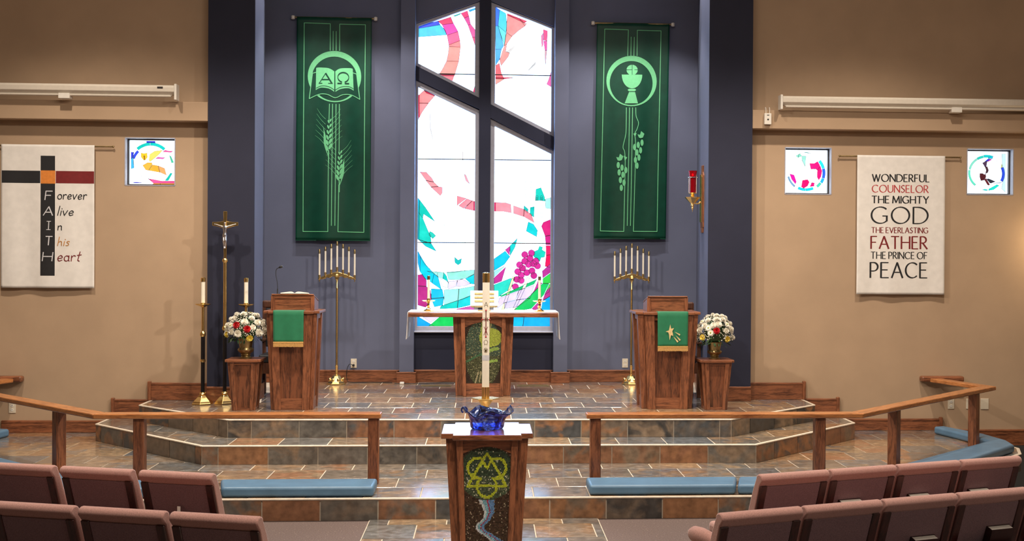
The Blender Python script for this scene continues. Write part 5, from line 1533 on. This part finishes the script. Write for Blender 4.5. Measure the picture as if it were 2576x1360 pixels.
decal('letter', text_polys('\u03a9', u0, v0, u1 - u0, 58 * S3, 0.009, nib=90, thin=0.4), M['green'], gb1, fn1, 0.0105)
def wheat(cx, ybot, ytop, sheath):
    polys = []; n = 6
    for k in range(n):
        t = k / (n - 1)
        y = ybot - 18 + (ytop + 22 - ybot) * t
        sz = 1.0 - 0.45 * t
        for sd in (-1, 1):
            polys.append(dl(ellipse(cx + sd * 9 * sz + 5 * t, y - (8 if sd > 0 else 0), 7.0 * sz, 17 * sz, sd * 22, 12)))
    aw = []
    for k in range(6):
        t = k / 5
        y = ybot - 30 + (ytop + 20 - ybot) * t
        for sd in (-1, 1):
            L = 46 - 12 * t
            aw.append(taper_quads(dl(spline([(cx + sd * 16, y), (cx + sd * (30 + L * .3), y - L * .7), (cx + sd * (34 + L * .8), y - L * (1.15 + .5 * t))], 4)), 0.0022, 0.0008))
    sh = dl(spline([(cx + sheath * 4, ybot + 22), (cx + sheath * 24, ybot - 40), (cx + sheath * 26, ybot - 110), (cx + sheath * 34, ytop + 14)], 6)[::-1] + spline([(cx, ybot + 24), (cx + sheath * 10, ybot - 12), (cx + sheath * 15, ybot - 80), (cx + sheath * 34, ytop + 14)], 6))
    for q in polys: decal('printed_grain', [q], M['palegreen'], gb1, fn1, 0.005)
    decal('printed_leaf', [sh], M['palegreen'], gb1, fn1, 0.005)
    for q in aw: decal('printed_awn', q, M['palegreen'], gb1, fn1, 0.004)
    decal('printed_stem', taper_quads(dl([(cx + 1, ybot + 60), (cx, ybot - 5)]), LW, LW * 1.6), M['palegreen'], gb1, fn1, 0.0042)
wheat(396, 800, 640, -1)
wheat(451, 955, 805, 1)

gb2, fn2 = green_banner(1.419, 5.188, 0.943, 2.792, -0.028, 5, 'long green banner with a chalice and two grape vines', 1.367, 2.408)
E3 = lambda x, y: ((x - 172 + 0.0163 * (y - 122) * 1.02 - 0.0) * S3 - 0.0 , -(y - 122) * S3)
# the cloth hangs with a slight lean, so cancel it in the drawing
E3 = lambda x, y: ((x - 172 + 0.0125 * (y - 122)) * S3, -(y - 122) * S3)
def el(pts): return [E3(*p) for p in pts]
lines = []
for ln in ([(337, 297), (340, 158), (213, 156), (193, 1237), (320, 1239), (326, 850)], [(387, 297), (388, 160), (517, 160), (499, 1238), (371, 1238), (379, 880)],
           [(355, 196), (354, 297)], [(372, 197), (370, 297)], [(348, 575), (338, 1208)], [(364, 575), (355, 1208)],
           spline([(331, 575), (330, 690), (326, 730), (314, 785), (322, 810), (326, 855)], 6), spline([(381, 575), (383, 620), (396, 656), (388, 690), (376, 716), (380, 760), (379, 885)], 6)):
    lines += ribbon_quads(el(ln), LW)
decal('printed_lines', lines, M['palegreen'], gb2, fn2, 0.006, grid=0.05)
decal('printed_ring', crescent(359, 432, 136, 135, 357, 443, 116, 118, E3), M['palegreen'], gb2, fn2, 0.003)
decal('printed_host', [el(ellipse(361, 373, 30, 28, 0, 24))], M['palegreen'], gb2, fn2, 0.004)
decal('printed_host_cross', ribbon_quads(el([(361, 344), (361, 398)]), 0.003) + ribbon_quads(el([(331, 372), (391, 372)]), 0.003), M['green'], gb2, fn2, 0.006)
decal('printed_chalice', [el([(304, 398), (416, 398)] + [(361 + 55 * cos(radians(a)), 398 + 74 * sin(radians(a))) for a in range(0, 181, 12)]), el([(344, 474), (376, 474), (383, 480), (376, 487), (344, 487), (337, 480)]), el([(345, 491), (377, 491), (393, 552), (322, 552)])], M['palegreen'], gb2, fn2, 0.004, grid=0.05)
gr = [(289, 883), (309, 897), (294, 922), (329, 910), (314, 935), (301, 963), (320, 977), (306, 1005), (416, 762), (395, 775), (375, 787), (408, 803), (388, 815), (399, 842), (380, 856), (389, 886)]
for x, y in gr: decal('printed_grape', [el(ellipse(x, y, 8.5, 17.5, 0, 14))], M['palegreen'], gb2, fn2, 0.005)
leafp = lambda x, y: el([(x - 18, y - 4), (x - 10, y + 14), (x, y + 16), (x + 12, y + 12), (x + 20, y - 8), (x + 6, y - 2), (x + 2, y - 22), (x - 4, y - 2)])
decal('printed_leaf', [leafp(296, 844), leafp(409, 722), el([(318, 832), (336, 842), (324, 862)]), el([(368, 715), (386, 710), (378, 732)])], M['palegreen'], gb2, fn2, 0.005)

def white_banner(x0, zt, w, h, seed, label, rod, seams):
    rnd = random.Random(seed); ph = [rnd.uniform(0, 6) for _ in range(3)]
    def fn(u, v, off):
        k = 0.35 + 0.65 * min(1, -v / h * 1.3)
        y = -0.006 * k * (sin(u * 11 + ph[0]) + 0.7 * sin(u * 19 + ph[1] + v) + 0.4 * sin(v * 4 + u * 3))
        return (u, y - off, v)
    b = cloth_sheet('wall_hanging', w, h, fn, M['linen'], label, 'banner', (x0, 12.905, zt))
    MB().tube([(rod[0] - x0, 0.012, -0.012), (rod[1] - x0, 0.012, -0.012)], 0.0075, 10).build('rod', M['oldbrass'], b, smooth=True)
    for xx in rod:
        MB().sphere((xx - x0, 0.012, -0.012), 0.013, 10, 6).build('rod_knob', M['oldbrass'], b, smooth=True)
    for s in seams:
        decal('hem_seam', ribbon_quads([(0.0, s), (w, s)], 0.0022), M['apptan'], b, fn, 0.001, grid=0.04)
    return b, fn
SW = 0.004477
hb, hf = white_banner(-5.296, 3.343, 0.996, 1.570, 4, 'white wall banner with a black, red and orange cross and handwritten words', (-5.42, -4.103), (-0.112, -1.445))
H = lambda x, y: ((x - 5.5) * SW * 0.955, -(y - 363) * 0.00435)
def hrect(x0, y0, x1, y1): return [[H(x0, y0), H(x1, y0), H(x1, y1), H(x0, y1)]]
decal('black_bar', hrect(104, 391, 140, 428) + hrect(104, 461, 140, 693) + hrect(7, 429, 103, 460), M['appblack'], hb, hf, 0.003, grid=0.03)
decal('orange_square', hrect(104, 428, 141, 461), M['apporange'], hb, hf, 0.004, grid=0.03)
decal('red_bar', hrect(142, 429, 238, 460), M['appred'], hb, hf, 0.003, grid=0.03)
def htxt(txt, x0, y0, x1, hpx, mat, half=0.0052, cap=False, slant=0.12):
    u0, v0 = H(x0, y0); u1, _ = H(x1, y0)
    for ch, q in text_letters(txt, u0, v0, u1 - u0, hpx * 0.00435, half, nib=40, thin=0.6, gap=0.12 if not cap else 0.2, slant=slant):
        decal('letter', q, M[mat], hb, hf, 0.0055, grid=0.012)
for ch, yb, x0, x1 in (('F', 502, 115, 131), ('A', 541, 111, 134), ('T', 616, 116, 132), ('H', 656, 109, 133)):
    htxt(ch, x0, yb, x1, 22, 'appgrey', 0.0062, True, 0.08)
decal('letter', ribbon_quads([H(124, 577), H(125, 556)], 0.0045) + ribbon_quads([H(119, 577), H(129, 577)], 0.0035) + ribbon_quads([H(120, 556), H(130, 556)], 0.0035), M['appgrey'], hb, hf, 0.0055)
htxt('orever', 146, 500, 218, 24, 'appblack'); htxt('live', 146, 541, 186, 24, 'appblack'); htxt('n', 146, 578, 157, 22, 'appblack')
htxt('his', 146, 617, 176, 22, 'apptan'); htxt('eart', 146, 656, 203, 28, 'appred')

rb, rf = white_banner(4.236, 3.336, 1.028, 1.592, 9, 'white wall banner lettered in black and red on the right-hand tan wall', (4.035, 5.452), (-0.122, -1.475))
T7 = 1.028 / 498
K = lambda x, y: ((x - 581) * T7, -(y - 476) * T7 * 0.995)
for txt, x0, x1, yt, yb, mat, half in (('WONDERFUL', 668, 990, 582, 622, 'appblack', .0060), ('COUNSELOR', 668, 985, 642, 682, 'appred2', .0050), ('THE MIGHTY', 666, 987, 703, 742, 'appblack', .0062), ('GOD', 665, 984, 764, 855, 'appblack', .0088),
                               ('THE EVERLASTING', 666, 986, 878, 908, 'appred', .0042), ('FATHER', 664, 982, 928, 996, 'appred', .0082), ('THE PRINCE OF', 664, 983, 1015, 1052, 'appblack', .0050), ('PEACE', 661, 983, 1074, 1158, 'appblack', .0088)):
    u0, v0 = K(x0, yb); u1, v1 = K(x1, yt)
    for ch, q in text_letters(txt, u0, v0, u1 - u0, v1 - v0, half * 1.22, nib=15, thin=0.45, gap=0.22, word=0.28):
        decal('letter', q, M[mat], rb, rf, 0.0035, grid=0.015)

# ------------------------------------------------------------------ rolled-up projection screens on the ledges, sensor box
def screen(x0, x1, z0, z1, sx, label):
    t = thing('projection_screen', label, 'projection screen', (x0, 12.74, z0))
    L = x1 - x0
    prof = [(-0.055, 0.03), (-0.055, z1 - z0 - 0.02), (-0.035, z1 - z0), (0.045, z1 - z0), (0.055, z1 - z0 - 0.02), (0.055, 0.0), (-0.02, 0.0)]
    MB().prism(prof, 0, L, 'x').build('casing', M['steel'], t, bevel=0.006, seg=2)
    MB().prism([(-0.035, -0.022), (-0.015, -0.030), (0.005, -0.022), (0.005, -0.006), (-0.035, -0.006)], 0.04, L - 0.04, 'x').build('bottom_bar', M['steel'], t, bevel=0.003)
    MB().box(0.03, L - 0.03, -0.020, -0.012, -0.008, 0.004).build('screen_edge', M['white'], t)
    for e, xx in ((0, -0.026 if sx > 0 else 0.0), (1, L)):
        if (sx > 0 and e == 0) or (sx < 0 and e == 1):
            MB().box(xx, xx + 0.026, -0.06, 0.06, -0.058 if sx < 0 else -0.050, z1 - z0 + 0.012).build('end_bracket', M['white'], t, bevel=0.004)
    xm = L - 0.15 if sx < 0 else 3.0
    MB().box(xm - 0.03, xm + 0.03, -0.0575, -0.054, (z1 - z0) * 0.60, (z1 - z0) * 0.80).build('badge', M['bronze'], t)
    xf = L - 1.17 if sx < 0 else 2.0
    MB().box(xf - 0.06, xf + 0.06, -0.05, 0.05, -0.058, 0.0).build('foot', M['white'], t, bevel=0.004)
screen(-7.6, -3.385, 3.882, 3.985, -1, 'long white rolled-up projection screen on the ledge over the handwritten banner')
screen(3.312, 7.6, 3.868, 3.970, 1, 'long white rolled-up projection screen on the ledge over the lettered banner')
sb = thing('sensor_box', 'small white sensor box hooked on the ledge beside the navy pillar', 'sensor', (3.163, 12.79, 3.655))
MB().box(-0.039, 0.039, -0.03, 0.009, 0, 0.125).build('case', M['white'], sb, bevel=0.005, seg=2)
MB().lathe([(0.010, -0.002), (0.010, 0.002)], n=12).xf(lambda x, y, z: (x, -0.031 + z, 0.055 + y)).build('eye', M['black'], sb)
MB().box(-0.012, 0.012, -0.032, -0.029, 0.100, 0.108).build('label_bar', M['black'], sb)
for sx in (-1, 1):
    MB().tube(spline([(sx * 0.02, -0.015, 0.12), (sx * 0.022, -0.012, 0.18), (sx * 0.022, 0.02, 0.195), (sx * 0.02, 0.05, 0.175)], 5), 0.0035, 6).build('hook', M['white'], sb, smooth=True)

# ------------------------------------------------------------------ sanctuary lamp on the niche side
sl = thing('sanctuary_lamp', 'red glass sanctuary lamp on a brass bracket beside the chalice banner', 'lamp', (2.506, 13.13, 2.44))
MB().prism([(-0.075, 0.06), (0.075, 0.06), (0.075, 0.66), (0.045, 0.70), (0.045, 0.775), (-0.045, 0.775), (-0.045, 0.70), (-0.075, 0.66)], -0.022, 0.0, 'x').build('back_board', M['oak_z'], sl, bevel=0.004)
MB().prism([(-0.045, 0.0), (0.045, 0.0), (0.06, 0.06), (-0.06, 0.06)], -0.022, 0.0, 'x').build('back_foot', M['oak_z'], sl)
MB().prism([(-0.05, 0.12), (0.05, 0.12), (0.05, 0.64), (0.03, 0.67), (-0.03, 0.67), (-0.05, 0.64)], -0.036, -0.022, 'x').build('back_plate', M['brass'], sl, bevel=0.004)
LXX = -0.128
MB().tube(spline([(-0.036, 0, 0.36), (-0.06, 0, 0.335), (-0.10, 0, 0.34), (LXX, 0, 0.36)], 5), 0.009, 8).build('arm', M['brass'], sl, smooth=True)
MB().lathe([(0.030, 0.342), (0.088, 0.402), (0.092, 0.408), (0.080, 0.408), (0.028, 0.398)], c=(LXX, 0, 0), n=8, rot=pi / 8).build('bowl', M['brass'], sl)
MB().lathe([(0.001, 0.235), (0.004, 0.25), (0.008, 0.275), (0.016, 0.285), (0.010, 0.30), (0.024, 0.312), (0.018, 0.325), (0.026, 0.345)], c=(LXX, 0, 0), n=14).build('finial', M['brass'], sl, smooth=True)
MB().lathe([(0.022, 0.398), (0.016, 0.412), (0.026, 0.428), (0.016, 0.442), (0.046, 0.452), (0.050, 0.460), (0.02, 0.462)], c=(LXX, 0, 0), n=16).build('cup', M['brass'], sl, smooth=True)
mr, ntr, br = new_mat('red_lamp_glass')
br.inputs['Base Color'].default_value = (0.42, 0.004, 0.012, 1); br.inputs['Roughness'].default_value = 0.05; br.inputs['Transmission Weight'].default_value = 0.5
MB().lathe([(0.042, 0.462), (0.043, 0.66), (0.050, 0.70), (0.051, 0.712), (0.046, 0.712), (0.039, 0.66), (0.038, 0.47)], c=(LXX, 0, 0), n=24).build('red_glass', mr, sl, smooth=True)
mf, ntf, bf = new_mat('lamp_flame')
bf.inputs['Emission Color'].default_value = (1, 0.18, 0.10, 1); bf.inputs['Emission Strength'].default_value = 25
MB().sphere((LXX, 0, 0.668), 0.009, 10, 6, (1, 1, 1.6)).build('flame', mf, sl, smooth=True)
MB().lathe([(0.030, 0.47), (0.030, 0.645), (0.004, 0.648)], c=(LXX, 0, 0), n=16).build('wax_insert', M['appred2'], sl, smooth=True)
for k in range(4):
    a = k * pi / 2 + pi / 4
    MB().tube([(LXX + 0.053 * cos(a), 0.053 * sin(a), 0.452), (LXX + 0.053 * cos(a), 0.053 * sin(a), 0.645)], 0.0045, 6).build('cage_bar', M['silver'], sl, smooth=True)
MB().lathe([(0.050, 0.632), (0.056, 0.632), (0.056, 0.640), (0.050, 0.640)], c=(LXX, 0, 0), n=24, closed=False).build('cage_ring', M['silver'], sl, smooth=True)

# ------------------------------------------------------------------ outlets, cables, vents
def outlet(x, y, z, label, w=0.075, h=0.118, kind='duplex', mat='ivory'):
    t = thing('wall_outlet', label, 'outlet', (x, y, z))
    MB().box(-w / 2, w / 2, -0.007, 0, -h / 2, h / 2).build('plate', M[mat], t, bevel=0.002)
    if kind == 'duplex':
        for s in (-1, 1):
            MB().prism(ellipse(0, s * 0.024, 0.017, 0.015, 0, 12), -0.010, -0.007, 'y').build('socket', M['white'], t)
            for q in (-1, 1): MB().box(q * 0.006 - 0.0015, q * 0.006 + 0.0015, -0.0105, -0.0098, s * 0.024 - 0.005, s * 0.024 + 0.006).build('slot', M['black'], t)
    elif kind == 'data':
        for s in (-1, 1): MB().box(-0.013, 0.013, -0.010, -0.007, s * 0.024 - 0.012, s * 0.024 + 0.012).build('jack', M['black'], t)
    return t
outlet(-1.687, 14.87, 0.775, 'wall outlet with a black plug, right of the book-banner candelabrum')
outlet(1.820, 14.87, 0.780, 'empty wall outlet beneath the chalice banner')
outlet(5.377, 12.95, 0.482, 'ivory wall outlet under the right end of the altar rail')
outlet(5.593, 12.95, 0.482, 'data outlet with black jacks behind the last rail post', kind='data')
outlet(5.775, 12.95, 0.480, 'blank cream wall plate right of the last rail post', 0.095, 0.125, 'blank')
outlet(-5.19, 12.95, 0.455, 'wall outlet seen dimly under the rail on the left tan wall')
pl = thing('power_cord', 'black plug and cord dropping from the outlet by the candelabrum', 'cord', (-1.687, 14.86, 0.775))
MB().tube([(0.0, -0.004, -0.022), (-0.002, -0.035, -0.022), (-0.012, -0.045, -0.016)], [0.015, 0.014, 0.008], 10).build('plug', M['black'], pl, smooth=True)
MB().tube(spline([(-0.012, -0.045, -0.016), (-0.045, -0.05, -0.005), (-0.075, -0.05, -0.06), (-0.085, -0.055, -0.15), (-0.07, -0.06, -0.215), (-0.03, -0.07, -0.235), (0.2, -0.07, -0.2355), (0.5, -0.10, -0.2355)], 8), 0.0045, 6).build('cable', M['black'], pl, smooth=True)
fc = MB().tube(spline([(-1.15, 14.66, AZ + 0.006), (-0.9, 14.62, AZ + 0.006), (-0.6, 14.70, AZ + 0.006), (-0.3, 14.72, AZ + 0.006)], 8), 0.005, 6).build('floor_cable', M['black'], None, smooth=True)
tag(fc, 'black cable lying along the back wall under the window', 'cord')
wb_ = thing('cable_adapter', 'small white adapter box lying at the foot of the left window pier', 'adapter', (-1.05, 14.60, AZ))
MB().box(-0.027, 0.027, -0.03, 0.03, 0.0, 0.028).build('case', M['white'], wb_, bevel=0.004)
MB().tube([(0.027, 0, 0.014), (0.06, 0.01, 0.006), (0.16, 0.02, 0.006)], 0.004, 6).build('lead', M['black'], wb_, smooth=True)
def vent(x0, x1, label):
    t = thing('floor_vent', label, 'vent', ((x0 + x1) / 2, 14.42, AZ + 0.001), 0, 'brass floor vents beside the altar')
    hw = (x1 - x0) / 2
    f = MB()
    for a in ((-hw, hw, -0.075, -0.060), (-hw, hw, 0.060, 0.075), (-hw, -hw + 0.015, -0.06, 0.06), (hw - 0.015, hw, -0.06, 0.06)): f.box(a[0], a[1], a[2], a[3], 0, 0.006)
    f.build('frame', M['vent'], t)
    for k in range(7):
        MB().box(-hw + 0.015, hw - 0.015, -0.056 + k * 0.0168, -0.047 + k * 0.0168, 0.0, 0.004).build('louvre', M['vent'], t)
    MB().box(-hw, hw, -0.075, 0.075, -0.0005, 0.0005).build('duct', M['black'], t)
vent(-0.80, -0.42, 'brass floor vent left of the altar pedestal')
vent(0.40, 0.80, 'brass floor vent right of the altar pedestal')

# ------------------------------------------------------------------ armchairs half hidden behind the lecterns
def clergy_chair(x, y, label):
    t = thing('armchair', label, 'chair', (x, y, AZ), 0, 'dark wooden armchairs behind the lecterns')
    for sx in (-1, 1):
        MB().box(sx * 0.27 - 0.022, sx * 0.27 + 0.022, -0.26, -0.21, 0, 0.62).build('front_leg', M['darkwood'], t, bevel=0.004)
        MB().box(sx * 0.27 - 0.022, sx * 0.27 + 0.022, 0.21, 0.26, 0, 1.08).build('back_post', M['darkwood'], t, bevel=0.004)
        MB().box(sx * 0.27 - 0.032, sx * 0.27 + 0.032, -0.29, 0.22, 0.62, 0.65).build('arm', M['darkwood'], t, bevel=0.008, seg=2)
        MB().box(sx * 0.27 - 0.012, sx * 0.27 + 0.012, -0.21, 0.21, 0.30, 0.40).build('side_rail', M['darkwood'], t)
    MB().box(-0.248, 0.248, -0.25, -0.22, 0.28, 0.40).build('front_rail', M['darkwood'], t)
    MB().box(-0.245, 0.245, -0.25, 0.20, 0.40, 0.49).build('seat', M['black'], t, bevel=0.02, seg=3)
    MB().box(-0.245, 0.245, 0.20, 0.23, 0.55, 1.0).build('backrest', M['black'], t, bevel=0.01, seg=2)
    MB().box(-0.29, 0.29, 0.205, 0.262, 1.0, 1.09).build('crest_rail', M['darkwood'], t, bevel=0.02, seg=3)
clergy_chair(-2.31, 13.35, 'dark wooden armchair with black seat behind the narrow lectern')
clergy_chair(2.19, 13.35, 'dark wooden armchair with black seat behind the star ambo')

# ------------------------------------------------------------------ upholstered chairs of the first two rows, hymn books
def backrest_mesh(w):
    """padded back with a thick rolled top; local x across, y forward, leaning backward"""
    m = MB()
    sec = []     # closed outline in (y, z): back face, rolled top, front face
    lean = lambda z: -0.34 * (z - 0.44)
    for z in (0.42, 0.60, 0.79): sec.append((lean(z) - 0.018, z))
    for a in range(200, -1, -25):
        sec.append((lean(0.83) + 0.034 * cos(radians(a)), 0.831 + 0.029 * sin(radians(a))))
    for z in (0.76, 0.65, 0.52, 0.42): sec.append((lean(z) + 0.040 + 0.012 * sin((z - .42) / .4 * pi), z))
    return m.prism(sec, -w / 2, w / 2, 'x'), lean
def pew_chair(w=0.485):
    t = thing('upholstered_chair', 'x', 'chair')
    m, lean = backrest_mesh(w - 0.014)
    m.build('backrest', M['pew'], t, smooth=True, bevel=0.008, seg=2)
    MB().prism([(lean(0.43) - 0.024, 0.43), (lean(0.43) - 0.018, 0.43), (lean(0.785) - 0.018, 0.785), (lean(0.785) - 0.024, 0.785)], -w / 2 + 0.059, w / 2 - 0.059, 'x').build('back_panel', M['pewback'], t)
    for sx in (-1, 1):
        a, b = (sx * (w / 2 - 0.058), sx * (w / 2 - 0.010))
        MB().prism([(lean(0.40) - 0.034, 0.40), (lean(0.40) + 0.002, 0.40), (lean(0.79) - 0.004, 0.79), (lean(0.79) - 0.030, 0.79)], min(a, b), max(a, b), 'x').build('back_post', M['mahogany'], t, bevel=0.004)
        MB().box(min(a, b), max(a, b), -0.02, 0.025, 0.0, 0.42).build('rear_leg', M['mahogany'], t, bevel=0.004)
        MB().box(min(a, b), max(a, b), 0.40, 0.44, 0.0, 0.40).build('front_leg', M['mahogany'], t, bevel=0.004)
    MB().box(-w / 2 + 0.006, w / 2 - 0.006, 0.02, 0.47, 0.385, 0.465).build('seat', M['pew'], t, bevel=0.028, seg=3, smooth=True)
    MB().box(-w / 2 + 0.044, w / 2 - 0.044, -0.018, 0.01, 0.33, 0.40).build('rear_rail', M['mahogany'], t)
    # the book rack on the back: shelf and front lip
    MB().box(-0.17, 0.17, -0.135, -0.020, 0.500, 0.513).build('rack_shelf', M['mahogany'], t, bevel=0.003)
    MB().box(-0.17, 0.17, -0.140, -0.128, 0.513, 0.565).build('rack_lip', M['mahogany'], t, bevel=0.003)
    return t
proto = pew_chair()
def row(px, py, ang, n, step, names, group, flip=1):
    """chairs side by side from the aisle outward; (px, py) is the aisle-side top corner of the first back"""
    out = []
    dx, dy = cos(ang) * flip, sin(ang) * flip
    global proto_used
    for k in range(n):
        # back top leans 0.133 behind the seat line
        cx, cy = px + dx * (k + 0.5) * step, py + dy * (k + 0.5) * step
        fx, fy = -sin(ang), cos(ang)
        loc = (cx + fx * 0.133, cy + fy * 0.133, 0.0)
        if not proto_used:
            c = proto; proto_used = True
            c.location = loc; c.rotation_euler = (0, 0, ang); c['label'] = names[k]; c['group'] = group
        else:
            c = dup(proto, loc, ang, names[k], group)
        out.append(c)
    return out
proto_used = False
NTH = ['aisle-end chair', 'second chair from the aisle', 'third chair from the aisle', 'fourth chair from the aisle', 'fifth chair from the aisle']
aR, aL = radians(18.2), radians(-16.2)
GRP = 'mauve upholstered chairs in the first rows'
fr = row(1.590, 6.60, aR, 4, 0.4905, ['mauve upholstered %s in the front row on the lamp side' % s for s in NTH], GRP)
br = row(1.145, 5.58, aR, 5, 0.489, ['mauve upholstered %s in the second row on the lamp side' % s for s in NTH], GRP)
flr = row(-1.532, 6.71, aL, 4, 0.523, ['mauve upholstered %s in the front row on the processional-cross side' % s for s in NTH], GRP, -1)
blr = row(-1.058, 5.575, aL, 4, 0.503, ['mauve upholstered %s in the second row on the processional-cross side' % s for s in NTH], GRP, -1)
# padded arm of the aisle chair in the second row
MB().tube([(-0.205, -0.03, 0.690), (-0.212, 0.00, 0.698), (-0.222, 0.07, 0.702), (-0.228, 0.125, 0.700), (-0.231, 0.150, 0.696), (-0.232, 0.162, 0.690)], [0.030, 0.038, 0.042, 0.040, 0.028, 0.008], 18).build('arm_pad', M['pew'], br[0], smooth=True)
MB().tube(spline([(-0.226, 0.12, 0.665), (-0.228, 0.155, 0.60), (-0.226, 0.16, 0.50), (-0.222, 0.22, 0.42)], 5), 0.018, 8).build('arm_support', M['mahogany'], br[0], smooth=True)

def hymnal(chair, x, label, h=0.142):
    a = chair.rotation_euler[2]
    t = thing('hymn_book', label, 'book', (0, 0, 0), a, 'hymn books in the chair racks')
    t.location = chair.location + Vector((x * cos(a), x * sin(a), 0))
    th = math.atan(0.34)
    def sh(X, Y, Z):    # Y 0 against the back, negative toward the reader behind; Z up from the shelf
        y0, z0 = -0.0515, 0.5135
        return (X, y0 + Y * cos(th) - Z * sin(th), z0 + 0.017 + Y * sin(th) + Z * cos(th))
    MB().box(-0.076, 0.076, -0.044, -0.006, 0.006, h - 0.004).xf(sh).build('pages', M['paper'], t)
    MB().box(-0.080, 0.080, -0.049, -0.044, 0.0, h).xf(sh).build('cover', M['bookcover'], t)
    MB().box(-0.080, 0.080, -0.006, -0.001, 0.0, h).xf(sh).build('cover', M['bookcover'], t)
    MB().box(-0.080, -0.076, -0.049, -0.001, 0.0, h).xf(sh).build('spine', M['bookcover'], t)
hymnal(fr[1], -0.07, 'hymn book on the second front chair from the aisle, lamp side')
hymnal(fr[2], -0.05, 'hymn book on the third front chair from the aisle, lamp side')
hymnal(fr[3], -0.07, 'hymn book on the fourth front chair from the aisle, lamp side')
hymnal(br[2], 0.06, 'hymn book on the third second-row chair from the aisle, lamp side', 0.112)
hymnal(br[3], 0.08, 'hymn book on the fourth second-row chair from the aisle, lamp side', 0.130)
ch = flr[0]
cdx = thing('offering_card', 'small white card standing in the rack of the left front aisle chair', 'card', tuple(ch.location), aL)
MB().box(-0.005, 0.014, -0.125, -0.121, 0.516, 0.655).build('card', M['white'], cdx)
